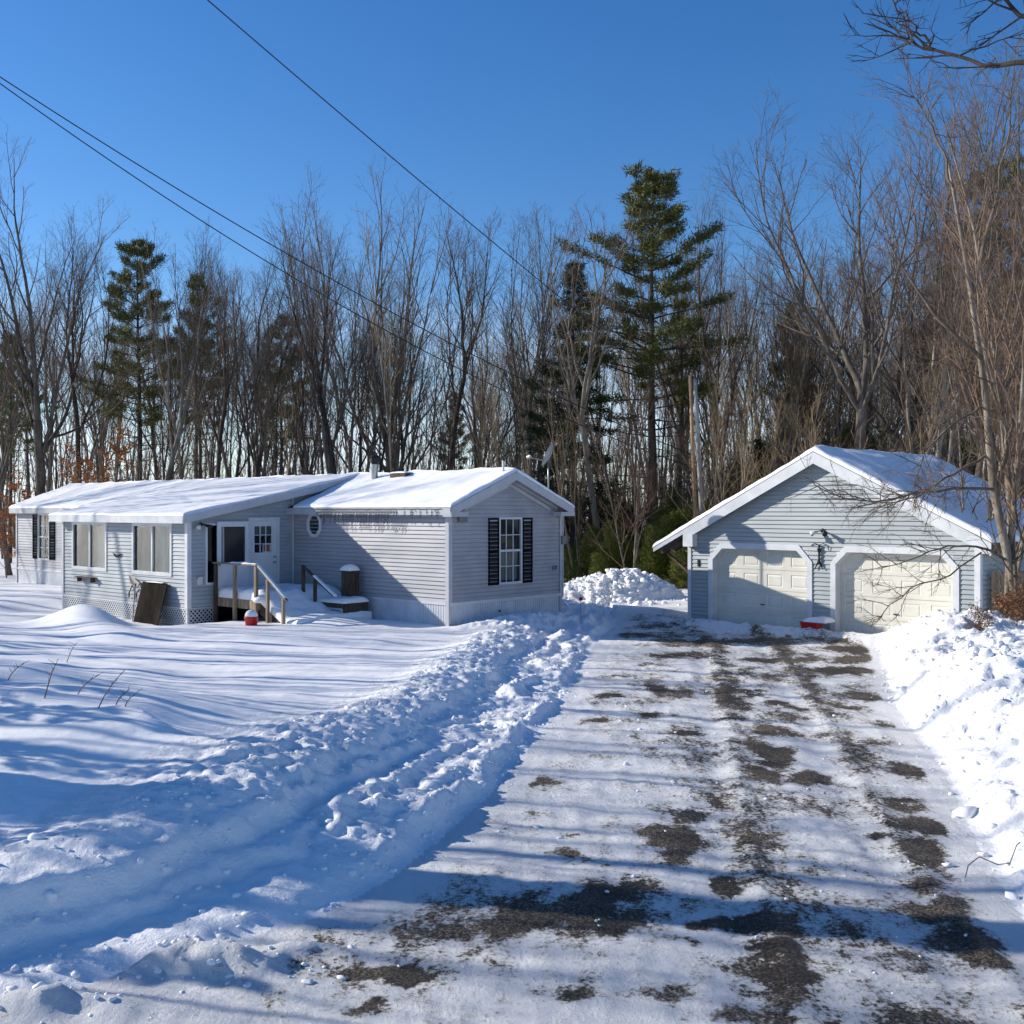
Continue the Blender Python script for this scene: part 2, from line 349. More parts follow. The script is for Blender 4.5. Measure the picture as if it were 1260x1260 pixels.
# driveway: packed snow with gravel showing where the photo shows it (a real surface pattern at fixed places)
def px2g(px, py, z=-.22):
    Y = (EYE-z)*F_PX/(py-HOR); return (px-630)/F_PX*Y, Y
PATCH = [(690,1120,95,24,1),(640,1140,70,14,.9),(760,1100,70,14,.9),(560,1150,70,10,.6),(480,1195,75,13,.9),(520,1207,70,8,.8),(440,1240,40,8,.7),(700,1055,20,10,.8),(705,1030,16,6,.6),
 (838,1000,30,12,.9),(830,1030,38,16,.9),(820,1060,30,10,.6),(950,900,22,9,.9),(946,930,24,20,1),(940,955,25,10,1),(1002,960,30,9,.9),(890,915,60,6,.5),(850,905,22,9,.7),
 (905,850,26,7,.6),(965,868,26,6,.7),(1122,952,26,12,1),(1118,990,34,9,.8),(1135,1020,34,12,.9),(1140,1050,34,16,1),(1140,1085,30,14,.9),(1152,1120,42,18,1),(1190,1160,50,20,1),(1215,1185,30,9,.8),
 (950,1140,40,20,.9),(955,1175,42,12,.9),(935,1190,60,16,.8),(925,1215,50,14,.8),(920,1240,44,16,.9),(865,1135,20,7,.7),(860,1160,22,7,.7),(1045,1140,16,20,.8),(1040,1180,16,7,.7),(1030,1250,30,8,.5),
 (930,1030,44,10,.7),(895,1085,36,12,.7),(1000,1010,22,5,.5),(590,1013,28,5,.8),(665,968,30,7,.8),(730,888,24,5,.5),(760,857,30,4,.5),(800,880,22,4,.5),(815,848,22,4,.4),(880,838,30,4,.5),
 (1050,800,36,6,.9),(1060,812,40,5,.9),(1040,826,40,5,.8),(1060,857,30,6,.8),(1040,870,24,5,.5),(930,789,40,4,.9),(860,790,40,4,.7),(780,782,50,3,.7),(960,812,60,4,.6),(850,806,50,4,.5),
 (820,1222,36,9,.6),(700,1225,30,8,.5),(600,1190,50,7,.5),(1100,1010,24,7,.6),(1090,890,22,5,.5),(1010,905,30,5,.4),(740,930,20,4,.4),(900,1130,26,10,.7),(760,1140,40,16,.8),(1085,1030,22,6,.6),(870,980,40,7,.5),(980,1060,30,6,.4)]
dme, used = submesh('driveway', is_drive, 'snow')
vx, vy = V[used,0], V[used,1]; bare = np.zeros(len(used))
qx = vx+.16*fbm(vx*1.3,vy*1.3,4)+.05*fbm(vx*6,vy*6,3); qy = vy+.30*fbm(vx*1.3+9,vy*1.1+4,4)+.08*fbm(vx*5+3,vy*5,3)
for (px,py,w,hh,a) in PATCH:
    X0, Y0 = px2g(px, py); wx = w/F_PX*Y0; wy = abs(px2g(px,py-hh)[1]-px2g(px,py+hh)[1])/2
    bare = np.maximum(bare, a*np.exp(-(((qx-X0)/wx)**2+((qy-Y0)/max(wy,.12))**2)*.9))
bare = bare*(.62+.9*np.clip(fbm(vx*2.2+3,vy*1.5+8,4)+.35,0,1))
trk = np.maximum(gau(vx, np.interp(vy,[4,10.3,17.6,26],[1.3,2.0,3.3,4.6])+.4, .35), gau(vx, np.interp(vy,[4,10.3,17.6,26],[1.3,2.0,3.3,4.6])+1.9, .3))
bare = np.maximum(bare*1.25, (.46+.45*fbm(vx*.5,vy*.3+3,3))*trk); bare = np.maximum(bare, .13+.62*fbm(vx*.6+2,vy*.55+6,4)) + .12*sstep(14,22,vy)
edge = np.minimum(vx-np.interp(vy,YL,XL), (np.interp(vy,YR,XR)-vx)*2); bare = bare*sstep(.05,.5,edge) - .32*(1-sstep(.1,.8,edge+.3*fbm(vx,vy,3))); bare -= .3*sstep(-.22+.05,-.22+.12,V[used,2])
at = dme.attributes.new('bare','FLOAT','POINT'); at.data.foreach_set('value', bare.astype(np.float32))
m, nt, b = new_mat('packed_snow_and_gravel')
v = coords(nt); vs = coords(nt, (1,.55,1))
a_ = N(nt,'ShaderNodeAttribute'); a_.attribute_name = 'bare'
n1 = noise(nt, vs, 2.6, 10, .78); n2 = noise(nt, v, 20, 6, .8); n3 = noise(nt, v, .8, 2)
def math_(op, x, y=None):
    k = N(nt,'ShaderNodeMath'); k.operation = op
    for i, s in enumerate((x,y)):
        if s is None: continue
        if isinstance(s,(int,float)): k.inputs[i].default_value = s
        else: L(nt, s, k.inputs[i])
    return k.outputs[0]
s1 = math_('MULTIPLY_ADD', n1, 2.4); nt.nodes[-1].inputs[2].default_value = -1.2
s2 = math_('MULTIPLY_ADD', n2, 1.8); nt.nodes[-1].inputs[2].default_value = -.9
tot = math_('ADD', math_('ADD', a_.outputs['Fac'], s1), s2)
mask = ramp(nt, tot, [(.44,(0,0,0)),(.54,(1,1,1))])
vor = N(nt,'ShaderNodeTexVoronoi'); vor.inputs['Scale'].default_value = 60; L(nt, v, vor.inputs['Vector'])
grav = ramp(nt, vor.outputs['Color'], [(.2,(.016,.014,.012)),(.5,(.075,.058,.04)),(.8,(.28,.22,.15))])
wet = ramp(nt, n3, [(.42,(.35,.35,.36)),(.6,(1,1,1))])
mw = N(nt,'ShaderNodeMix'); mw.data_type='RGBA'; mw.blend_type='MULTIPLY'; mw.inputs[0].default_value=1; L(nt,grav,mw.inputs[6]); L(nt,wet,mw.inputs[7])
dirty = ramp(nt, tot, [(-.0,(.87,.88,.89)),(.25,(.78,.78,.775)),(.43,(.42,.39,.35))])
mix = N(nt,'ShaderNodeMix'); mix.data_type='RGBA'; L(nt,mask,mix.inputs[0]); L(nt,dirty,mix.inputs[6]); L(nt,mw.outputs[2],mix.inputs[7])
L(nt, mix.outputs[2], b.inputs['Base Color']); b.inputs['Roughness'].default_value=.6; b.inputs['Specular IOR Level'].default_value=.3
bump(nt, math_('SUBTRACT', math_('ADD', n1, math_('MULTIPLY', n2, .6)), math_('MULTIPLY', mask, .25)), b, 1.0, .07)
dme.materials.clear(); dme.materials.append(m)
link_mesh('driveway', dme, label='plowed driveway of packed snow with dark gravel showing in the wheel tracks', kind='structure')
link_mesh('snow_ground', submesh('snow_ground', is_ground, 'snow_smooth')[0], label='deep smooth snow covering the yard and woods', kind='structure')
link_mesh('snow_bank', submesh('snow_bank', is_left, 'snow_rough')[0], label='long plowed snow bank along the left edge of the driveway', kind='structure')
link_mesh('snow_bank', submesh('snow_bank', is_right, 'snow_rough')[0], label='tall lumpy snow bank along the right edge of the driveway', kind='structure')
link_mesh('snow_pile', submesh('snow_pile', is_pile, 'snow_rough')[0], label='heap of plowed snow between the house and the garage', kind='structure')
# loose lumps of plowed snow
rs = np.random.RandomState(3)
HULL = []
for k in range(14):
    bm = bmesh.new()
    for p in rs.randn(13,3): bm.verts.new(tuple(p/np.linalg.norm(p)*rs.uniform(.65,1.1)*np.array([1,.9,.75])))
    bmesh.ops.convex_hull(bm, input=list(bm.verts)); bmesh.ops.delete(bm, geom=[v for v in bm.verts if not v.link_faces], context='VERTS')
    bmesh.ops.triangulate(bm, faces=bm.faces); bmesh.ops.subdivide_edges(bm, edges=bm.edges, cuts=1, smooth=.35, use_grid_fill=True); bmesh.ops.triangulate(bm, faces=bm.faces)
    bm.verts.index_update(); HULL.append((np.array([v.co[:] for v in bm.verts]), np.array([[v.index for v in f.verts] for f in bm.faces]))); bm.free()
def lumps(name, pts, mat='snow', **kw):
    Vs, Fs = [], []; n = 0
    P_ = np.array(pts); Z = terrain(P_[:,0], P_[:,1])
    for (x, y, r), z in zip(pts, Z):
        bv, bf = HULL[rs.randint(14)]
        sc = r*(.7+.7*rs.rand(3)); sc[2] *= .75; w = bv*(1+.06*rs.randn(len(bv),1))*sc
        A = rs.rand()*6.28; ca, sa = math.cos(A), math.sin(A); w = np.stack([w[:,0]*ca-w[:,1]*sa, w[:,0]*sa+w[:,1]*ca, w[:,2]], -1)
        Vs.append(w+[x,y,z+r*.15]); Fs.append(bf+n); n += len(bv)
    me = np_mesh(name, np.concatenate(Vs), [np.concatenate(Fs)], mat, smooth=True)
    return link_mesh(name, me, **kw)
pl = [(-2.2+rs.randn()*.6, 7.5+rs.randn()*.16, float(np.clip(rs.lognormal(-4.1,.5),.008,.035))) for k in range(60)]+[(-3.0+rs.randn()*.4, 6.9+rs.randn()*.14, float(np.clip(rs.lognormal(-4.1,.5),.008,.03))) for k in range(30)]
for k in range(1500):
    y = rs.uniform(6.5, 25); q = abs(rs.randn())*.5 if rs.rand()<.45 else rs.uniform(1.1,2.6)
    x = np.interp(y, YL, XL) - q; pl.append((x, y, float(np.clip(rs.lognormal(-4.0,.6), .010, .075))))
lumps('snow_chunks', pl, label='loose lumps of snow scattered along the left plow bank', kind='stuff')
pr = []
for k in range(2300):
    y = rs.uniform(6.5, 25.5); q = rs.uniform(0,1)**.8*3.6-.1
    x = np.interp(y, YR, XR) + q; pr.append((x, y, float(np.clip(rs.lognormal(-3.9,.75), .010, .14))))
lumps('snow_chunks', pr, label='loose lumps of snow heaped on the right plow bank', kind='stuff')
pp = [(3.7+rs.randn()*1.2, 36.3+rs.randn()*.8, float(np.clip(rs.lognormal(-2.8,.5),.03,.24))) for k in range(700)]
lumps('snow_chunks', pp, label='lumps of snow on the heap between house and garage', kind='stuff')
pd_ = []
for k in range(260):
    y = rs.uniform(6, 24); x = rs.uniform(np.interp(y,YL,XL), np.interp(y,YR,XR)); pd_.append((x,y,float(np.clip(rs.lognormal(-4.3,.5),.006,.05))))
lumps('snow_chunks', pd_, label='small crumbs of snow lying on the driveway', kind='stuff')
# ------------------------------------------------------------------ building helpers
def siding(name, mat, parent, X, poly_lo, zbase, exposure, tops, holes=(), depth=.018):
    """horizontal lap siding: poly_lo=(a0,a1); tops(z)->(a0,a1) or None gives the wall's extent at height z; holes are (a0,a1,z0,z1)"""
    mb = MB(X); zt = tops.ztop
    GV = .024
    br = set([round(zbase,4), round(zt,4)]); z = zbase
    while z < zt: br.add(round(z,4)); br.add(round(z+exposure-GV,4)); z += exposure
    for h in holes: br.add(round(h[2],4)); br.add(round(h[3],4))
    for z in tops.breaks: br.add(round(z,4))
    br = sorted(z for z in br if zbase-1e-6 <= z <= zt+1e-6)
    for z0, z1 in zip(br[:-1], br[1:]):
        if z1-z0 < 1e-4: continue
        l = tops(z0+1e-5); u = tops(z1-1e-5)
        if not l or not u: continue
        zm = (z0+z1)/2; k = math.floor((zm-zbase)/exposure); zb = zbase+k*exposure; zgv = zb+exposure-GV
        groove = zm > zgv
        of = lambda zz: -.012 if groove else .006+depth*(1-(zz-zb)/(exposure-GV))
        o0, o1 = of(z0), of(z1)
        cuts = sorted((h[0],h[1]) for h in holes if h[2] < zm < h[3])
        segs = []; a = l[0]; a_u = u[0]
        for c0, c1 in cuts:
            segs.append((a, c0, a_u, c0)); a = a_u = c1
        segs.append((a, l[1], a_u, u[1]))
        for (p, q, pu, qu) in segs:
            if q-p < 1e-4: continue
            mb.add([(p,o0,z0),(q,o0,z0),(qu,o1,z1),(pu,o1,z1)], [(0,1,2,3)])
            if not groove and abs(z0-zb) < 2e-4: mb.add([(p,-.012,z0),(q,-.012,z0),(q,o0,z0),(p,o0,z0)], [(0,1,2,3)])
            if not groove and abs(z1-zgv) < 2e-4: mb.add([(pu,-.012,z1),(qu,-.012,z1),(qu,o1,z1),(pu,o1,z1)], [(0,1,2,3)])
    return mb.build(name, mat, parent)
class Rect:
    def __init__(s, a0, a1, z1): s.a = (a0,a1); s.ztop = z1; s.breaks = []
    def __call__(s, z): return s.a
class Gable:
    def __init__(s, a0, a1, ze, za, ac=None): s.a0,s.a1,s.ze,s.ztop = a0,a1,ze,za; s.c = (a0+a1)/2 if ac is None else ac; s.breaks=[ze]
    def __call__(s, z):
        if z <= s.ze: return (s.a0, s.a1)
        t = (z-s.ze)/(s.ztop-s.ze); return (s.a0+(s.c-s.a0)*t, s.a1+(s.c-s.a1)*t)
def wallX(kind, at):
    if kind == 'front': return lambda a,b,c: (a, at-b, c)
    return lambda a,b,c: (at+b, a, c)
def rectp(a0,a1,z0,z1): return [(a0,z0),(a1,z0),(a1,z1),(a0,z1)]
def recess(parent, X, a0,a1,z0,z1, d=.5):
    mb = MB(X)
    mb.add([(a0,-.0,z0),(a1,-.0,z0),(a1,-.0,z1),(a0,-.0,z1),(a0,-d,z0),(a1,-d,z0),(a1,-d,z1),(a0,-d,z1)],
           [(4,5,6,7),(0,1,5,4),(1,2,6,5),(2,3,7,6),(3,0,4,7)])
    return mb.build('dark_backing', 'dark', parent)  # near-black box: darkness of the unlit room is in its colour
def dh_window(parent, X, a0,a1,z0,z1, cols, rows, frame=.06, curtain=None, split=True, label=None):
    w = MB(X).ring(rectp(a0-frame,a1+frame,z0-frame,z1+frame), rectp(a0,a1,z0,z1), -.04, .035).build('window', 'trim', parent, bevel=.004)
    if label: w['label'] = label
    recess(w, X, a0,a1,z0,z1)
    g = MB(X).add([(a0,-.03,z0),(a1,-.03,z0),(a1,-.03,z1),(a0,-.03,z1)], [(0,1,2,3)]).build('glass', 'glass', w)
    mb = MB(X); mw = .022
    for i in range(1, cols): a = a0+(a1-a0)*i/cols; mb.box(a-mw/2,a+mw/2,-.028,-.01,z0,z1)
    for j in range(1, rows): z = z0+(z1-z0)*j/rows; mb.box(a0,a1,-.026,-.012,z-mw/2,z+mw/2)
    if split: zc = (z0+z1)/2; mb.box(a0,a1,-.03,.012,zc-.03,zc+.03)
    mb.build('muntin', 'trim', w)
    return w
def curtain(parent, X, a0,a1,z0,z1, b=-.12, mat='curtain', folds=9, amp=.03):
    n = folds*8; vs = []; fs = []
    for i in range(n+1):
        t = i/n; off = b+amp*math.sin(t*folds*2*math.pi)+amp*.4*math.sin(t*folds*5.3)
        vs += [(a0+(a1-a0)*t, off, z0), (a0+(a1-a0)*t, off, z1)]
    fs = [(2*i,2*i+2,2*i+3,2*i+1) for i in range(n)]
    return MB(X).add(vs, fs).build('curtain', mat, parent, smooth=True)
def roof_snow(name, parent, a0,a1,b0,b1, zf, th, rnd=.10, step=.09, edges=(1,1,1,1), seed=0, mat='snow_smooth', overhang=.03, drift=None):
    """snow slab over a roof plane in the parent's x,y; zf(x,y)=roof height; edges=(x0,x1,y0,y1) rounded or butted"""
    a0 -= overhang*edges[0]; a1 += overhang*edges[1]; b0 -= overhang*edges[2]; b1 += overhang*edges[3]
    na = max(6,int((a1-a0)/step)); nb = max(6,int((b1-b0)/step))
    def warp(n, e0, e1): return np.linspace(0,1,n+1)
    A = a0+(a1-a0)*warp(na,0,0); B = b0+(b1-b0)*warp(nb,0,0)
    # fine rows at edges
    ex = np.array([0,.01,.03,.06,.1]); A = np.unique(np.concatenate([A, a0+ex, a1-ex])); B = np.unique(np.concatenate([B, b0+ex, b1-ex]))
    AA, BB = np.meshgrid(A, B); Z0 = zf(AA, BB)
    wob = .05*fbm(AA*1.3+seed, BB*1.3, 3)
    e = np.ones_like(AA)
    for k, dist in enumerate((AA-a0, a1-AA, BB-b0, b1-BB)):
        if edges[k]:
            t = np.clip((dist+ (wob*.5 if k>=0 else 0)*np.clip(dist*8,0,1))/rnd, 0, 1); e = e*np.sqrt(np.clip(1-(1-t)**2,0,1))
    T = th*(.35+.65*e)*(e>0) + (e>0)*0
    T = np.where(e <= 0, .012, T)
    T = T*(1+.45*fbm(AA*.7+seed, BB*.9, 3)+.22*fbm(AA*2.2+seed, BB*.35, 2)) + .012*fbm(AA*3+seed, BB*3, 3)
    if drift is not None: T = T + drift(AA, BB)
    T = np.maximum(T, .012)
    nA, nB = len(A), len(B); n = nA*nB
    top = np.stack([AA.ravel(), BB.ravel(), (Z0+T).ravel()], -1); bot = np.stack([AA.ravel(), BB.ravel(), (Z0+.004).ravel()], -1)
    I = np.arange(n).reshape(nB, nA)
    q = np.stack([I[:-1,:-1],I[:-1,1:],I[1:,1:],I[1:,:-1]],-1).reshape(-1,4)
    rim = np.concatenate([I[0,:], I[1:,-1], I[-1,-2::-1], I[-2:0:-1,0]])
    r2 = np.roll(rim,-1); side = np.stack([rim, rim+n, r2+n, r2], -1)
    return link_mesh(name, np_mesh(name, np.concatenate([top,bot]), [q, q[:,::-1]+n, side], mat), parent)

# ------------------------------------------------------------------ the mobile home
H = empty('mobile_home', (HPx, HPy, 0), HA, label='long low grey vinyl sided mobile home with snow covered roof and a front addition', cat='house')
LN, WD = 26.1, 4.66; YC = WD/2
ZS, ZE, ZA = .62, 3.12, 4.02          # siding foot, eave, ridge (roof underside)
AX0, AX1, AY = -14.2, -6.7, -3.59      # addition
XF, XE = wallX('front', 0), wallX('end', 0)
XAF, XAE = wallX('front', AY), wallX('end', AX1)
# long wall, cut by the window openings
siding('front_wall', 'siding', H, XF, None, ZS, .112, Rect(-LN, 0, ZE), [(-23.98,-23.05,1.08,2.85)])
siding('end_wall', 'siding', H, XE, None, ZS, .112, Gable(0, WD, ZE, ZA-.02), [(1.99,2.84,1.06,2.80)])
mb = MB(); mb.add([(-LN,WD,0),(0,WD,0),(0,WD,ZE),(-LN,WD,ZE)],[(0,1,2,3)]); mb.add([(-LN,0,0),(-LN,WD,0),(-LN,WD,ZE),(-LN,YC,ZA),(-LN,0,ZE)],[(0,1,2,3,4)]); mb.build('rear_wall','siding',H)
# white ribbed skirting
def skirt(X, a0, a1, z0, z1, parent=H, name='skirting'):
    mb = MB(X); a = a0; k = 0
    prof = [(0,.0),(.055,.0),(.062,-.012),(.075,-.012),(.082,0)]
    pts = []
    while a < a1:
        for da, o in prof:
            if a+da <= a1: pts.append((a+da, .004+o))
        a += .095
    pts.append((a1,.004))
    vs = []; 
    for (p,o) in pts: vs += [(p,o,z0),(p,o,z1)]
    mb.add(vs, [(2*i,2*i+2,2*i+3,2*i+1) for i in range(len(pts)-1)])
    mb.box(a0,a1,.006,.03,z1-.035,z1+.03)
    s = mb.build(name, 'skirt', parent); return s
skirt(XF, -LN, 0, -.35, ZS-.03); skirt(XE, 0, WD, -.35, ZS-.03)
mb = MB(); mb.prism_=0; mb.add([(-.09,-.04,-.3),(.04,-.04,-.3),(.04,.09,-.3),(.026,.09,-.3),(.026,-.026,-.3),(-.09,-.026,-.3)]+[(-.09,-.04,ZE),(.04,-.04,ZE),(.04,.09,ZE),(.026,.09,ZE),(.026,-.026,ZE),(-.09,-.026,ZE)],[(i,(i+1)%6,(i+1)%6+6,i+6) for i in range(6)]+[(5,4,3,2,1,0),(6,7,8,9,10,11)]); mb.build('corner_trim','trim_grey',H)
MB().box(.026,.038,WD-.09,WD+.02,-.3,ZE).build('corner_trim','trim_grey',H)
MB().box(-LN-.02,-LN+.1,-.04,-.026,-.3,ZE).build('corner_trim','trim_grey',H)
mb = MB(XE)
mb.box(0,WD,.02,.045,ZS-.08,ZS-.0)
mb.build('base_trim','trim',H)
# roof deck with overhang
OV, OE = .22, .3
sl = (ZA-ZE)/YC
def zroof(x, y): return ZA+.10 - sl*np.abs(y-YC)
prof = [(-OV, ZE+.02-sl*OV), (YC, ZA+.02), (WD+OV, ZE+.02-sl*OV), (WD+OV, ZE+.1-sl*OV), (YC, ZA+.10), (-OV, ZE+.1-sl*OV)]
mb = MB(lambda a,b,c: (b,a,c)); mb.prism(prof, -LN-.2, OE); roof = mb.build('roof','shingle',H)
# fascias and the gable returns
ezb = ZE-.06-sl*OV; mb = MB()
mb.box(-LN-.2, OE, -OV-.025, -OV-.002, ezb-.05, ezb+.14)
mb.box(-LN-.2, OE-.02, -OV, -.016, ezb-.04, ezb-.015)
mb.box(-LN-.2, OE, WD+OV+.002, WD+OV+.025, ezb-.05, ezb+.14)
mb.build('eave_fascia','trim_grey',H)
mb = MB(XE)
for sgn in (-1,1):
    e = -OV if sgn<0 else WD+OV
    def rk(ya, yb, dz0, dz1, b0, b1):
        za = ZA-sl*abs(ya-YC); zb = ZA-sl*abs(yb-YC)
        mb.prism([(ya,za+dz0),(yb,zb+dz0),(yb,zb+dz1),(ya,za+dz1)], b0, b1)
    rk(e, YC, -.13, .09, OE+.002, OE+.03)           # outer rake board
    rk(e, YC, -.05, -.02, .016, OE)                  # soffit under it
    i = -.0 if sgn<0 else WD
    rk(i+(.55 if sgn<0 else -.55), YC, -.30, -.20, .016, .05)       # inner moulding
    rk(i+(.25 if sgn<0 else -.25), YC, -.16, -.06, .016, .07)
    y0, y1 = (e-.02, e+.62) if sgn<0 else (e-.62, e+.02)
    mb.box(y0,y1,.018,OE+.035,ezb-.09,ezb+.03)
mb.build('gable_trim','trim_grey',H)
# snow on the main roof: two parts, right section and far left section (the addition roof rises over the middle)
RX = AX1+.3
def zadd(x, y): return 3.68 + .2*y
roof_snow('roof_snow', H, RX+.02, OE, -OV, YC+.02, zroof, .085, seed=1, edges=(0,1,1,0), step=.11)
roof_snow('roof_snow', H, -LN-.2, OE, YC+.02, WD+OV, zroof, .13, seed=4, edges=(1,1,0,1), step=.2)
roof_snow('roof_snow', H, -LN-.2, AX0-.32, -OV, YC+.02, zroof, .10, seed=2, edges=(1,0,1,0), step=.14)
# windows
w = dh_window(H, XE, 1.99,2.84,1.06,2.80, 3,4, label='tall nine over nine window in the gable end')
curtain(w, XE, 2.0,2.83,1.1,1.9, mat='curtain', folds=5)
def shutters(X, pairs, z0, z1):
    for a0,a1 in pairs:
        mb = MB(X); mb.ring(rectp(a0,a1,z0,z1), rectp(a0+.035,a1-.035,z0+.05,z1-.05), .01, .045)
        mb.box(a0+.03,a1-.03,.01,.04,(z0+z1)/2-.03,(z0+z1)/2+.03)
        z = z0+.06
        while z < z1-.06: mb.prism_ = None; mb.add([(a0+.03,.015,z),(a1-.03,.015,z),(a1-.03,.032,z-.028),(a0+.03,.032,z-.028)],[(0,1,2,3)]); z += .032
        mb.build('shutter','shutter',H)
shutters(XE, [(1.50,1.92),(2.91,3.33)], 1.0, 2.84)
w = dh_window(H, XF, -23.98,-23.05,1.08,2.85, 2,4, label='shuttered window near the far end')
shutters(XF, [(-24.5,-24.05),(-22.98,-22.5)], 1.05, 2.88)
# octagonal window
def octp(c, z, rx, rz): return [(c+rx*math.cos(R(22.5+45*k))/math.cos(R(22.5)), z+rz*math.sin(R(22.5+45*k))/math.cos(R(22.5))) for k in range(8)]
OC, OZ = -5.62, 2.62
mb = MB(XF).ring(octp(OC,OZ,.33,.36), octp(OC,OZ,.24,.27), .014, .07); ow = mb.build('window','trim',H,bevel=.008,label='small octagonal window')
MB(XF).prism(octp(OC,OZ,.245,.275), .012, .018).build('dark_backing','dark',ow)  # black plate on the uncut wall stands in for the unlit room
MB(XF).add([(p[0],.03,p[1]) for p in octp(OC,OZ,.243,.273)], [tuple(range(8))]).build('glass','glass',ow)
# utility boxes
MB(XE).box(.30,.62,.016,.11,2.74,2.93).build('meter_box','steel_dark',H,bevel=.01)
mb = MB(XE); mb.box(4.25,4.33,.016,.05,1.32,1.44); mb.box(4.36,4.44,.016,.05,1.32,1.44); mb.build('outlet_cover','steel_dark',H)
MB(XE).lathe((1.95,.0,.28),[(.02,.0),(.03,.03),(.02,.06),(.001,.07)],8,'y').build('hose_bib','metal_black',H)
MB(XE).tube([(4.72,.02,2.9),(4.72,.02,1.2),(4.72,.02,.5)], .03, 8).build('conduit','trim_grey',H)
MB(XE).box(4.62,4.8,.01,.1,2.05,2.3).build('electric_box','steel_dark',H,bevel=.01)
# stove pipe
cp = MB().lathe((-5.2,1.95,3.95),[(.10,-.15),(.10,.52),(.101,.53)],14).build('chimney_pipe','metal',H,smooth=True)
MB().lathe((-5.2,1.95,4.47),[(.105,0),(.105,.05),(.16,.06),(.16,.17),(.13,.18),(.13,.21),(.18,.22),(.12,.27),(.001,.28)],14).build('rain_cap','metal_black',cp)
MB().lathe((-5.2,1.95,3.86),[(.2,0),(.13,.14)],14).build('flashing','metal',cp,smooth=True)
MB().lathe((-.02,2.15,4.0),[(.035,-.1),(.035,.42),(.03,.43)],8).build('vent_pipe','trim',H,smooth=True)
MB().box(-4.45,-3.75,1.9,2.25,4.02,4.17).build('roof_hatch','wood_dark',H,bevel=.02)
roof_snow('roof_hatch_snow', H, -4.42,-3.8,1.93,2.22, lambda x,y: 4.172+0*x, .05, rnd=.08, seed=9, step=.06)

# ------------------------------------------------------------------ the addition (same building)
AZ0, AZE = .33, 2.80
siding('addition_front_wall','siding_add',H,XAF,None,AZ0,.112,Rect(AX0,AX1,AZE),[(-9.66,-7.56,1.24,2.62),(-13.47,-11.33,1.24,2.62)])
class Shed:
    ztop = 3.6; breaks = [2.82]
    def __call__(s, z):
        if z <= 2.82: return (AY, 0)
        return (min(-.01, AY+(z-2.82)/(3.6-2.82)*(0-AY)), 0)
siding('addition_side_wall','siding_add',H,XAE,None,AZ0,.112,Shed(),[(-2.98,-2.5,1.0,2.62),(-1.62,-.56,.62,2.80)])
mb = MB(); mb.add([(AX0,AY,-.4),(AX0,0,-.4),(AX0,0,3.6),(AX0,AY,2.82)],[(0,1,2,3)]); mb.build('addition_far_wall','siding_add',H)
MB().box(AX0+.3,AX1-.3,AY+.6,-.2,.0,AZ0-.02).build('addition_floor','dark',H)
for bx_ in ((AX1-.10,AX1+.04,AY-.04,AY-.026,AZ0-.02,AZE),(AX1+.026,AX1+.04,AY-.026,AY+.09,AZ0-.02,AZE+.02),(AX0-.02,AX0+.09,AY-.04,AY-.026,AZ0-.02,AZE),(AX1+.026,AX1+.06,-.06,-.026,.0,3.45)): MB().box(*bx_).build('corner_trim','trim',H)
# roof deck
AOV = .32
mb = MB(lambda a,b,c: (b,a,c)); y1 = YC-.05
mb.prism([(AY-AOV, zadd(0,AY-AOV)-.16), (y1, zadd(0,y1)-.16), (y1, zadd(0,y1)), (AY-AOV, zadd(0,AY-AOV))], AX0-.3, RX); mb.build('addition_roof','shingle',H)
mb = MB(); ze = zadd(0,AY-AOV)
mb.box(AX0-.3,RX,AY-AOV-.025,AY-AOV-.002,ze-.21,ze+.005)
mb.add([(AX0-.28,AY-AOV,ze-.17),(RX-.02,AY-AOV,ze-.17),(RX-.02,AY-.016,ze-.17),(AX0-.28,AY-.016,ze-.17)],[(0,1,2,3)])
mb.build('eave_fascia','trim',H)
mb = MB(wallX('end', RX))
mb.prism([(AY-AOV-.02,ze-.21),(YC-1.6,zadd(0,YC-1.6)-.21),(YC-.6,zadd(0,YC-.6)-.06),(YC,zadd(0,YC)-.02),(YC,zadd(0,YC)+.004),(AY-AOV-.02,ze+.004)],.002,.028)
mb.build('rake_board','trim_grey',H)
MB(wallX('end',AX1)).prism([(-.02,ZE-.1),(-.02,zadd(0,0)-.14),(YC-.1,zadd(0,YC)-.14),(YC-.1,ZA-.1)],-.03,.0).build('cheek_wall','siding_add',H)
roof_snow('roof_snow', H, AX0-.3, RX+.02, AY-AOV, YC+.03, zadd, .075, seed=6, edges=(1,1,1,0), step=.1)
# front sliding windows
for k,(a0,a1) in enumerate(((-9.66,-7.56),(-13.47,-11.33))):
    z0,z1 = 1.24,2.62; w = MB(XAF).ring(rectp(a0-.07,a1+.07,z0-.08,z1+.07), rectp(a0+.03,a1-.03,z0+.03,z1-.03), -.04,.04).build('sliding_window','trim',H,bevel=.005)
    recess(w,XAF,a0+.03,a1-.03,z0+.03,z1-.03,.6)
    am = (a0+a1)/2; MB(XAF).box(am-.035,am+.035,-.03,.02,z0+.03,z1-.03).build('mullion','trim',w)
    MB(XAF).add([(a0,-.025,z0),(a1,-.025,z0),(a1,-.025,z1),(a0,-.025,z1)],[(0,1,2,3)]).build('glass','glass',w)
    curtain(w,XAF,a0+.05,am-.15,z0+.04,z1-.04,-.10,'curtain_tan',8,.014); curtain(w,XAF,am+.12,a1-.05,z0+.04,z1-.04,-.09,'curtain',9,.012)
    if k == 0: curtain(w,XAF,am-.4,am+.2,z0+.04,z1-.04,-.13,'curtain_tan',4,.014)
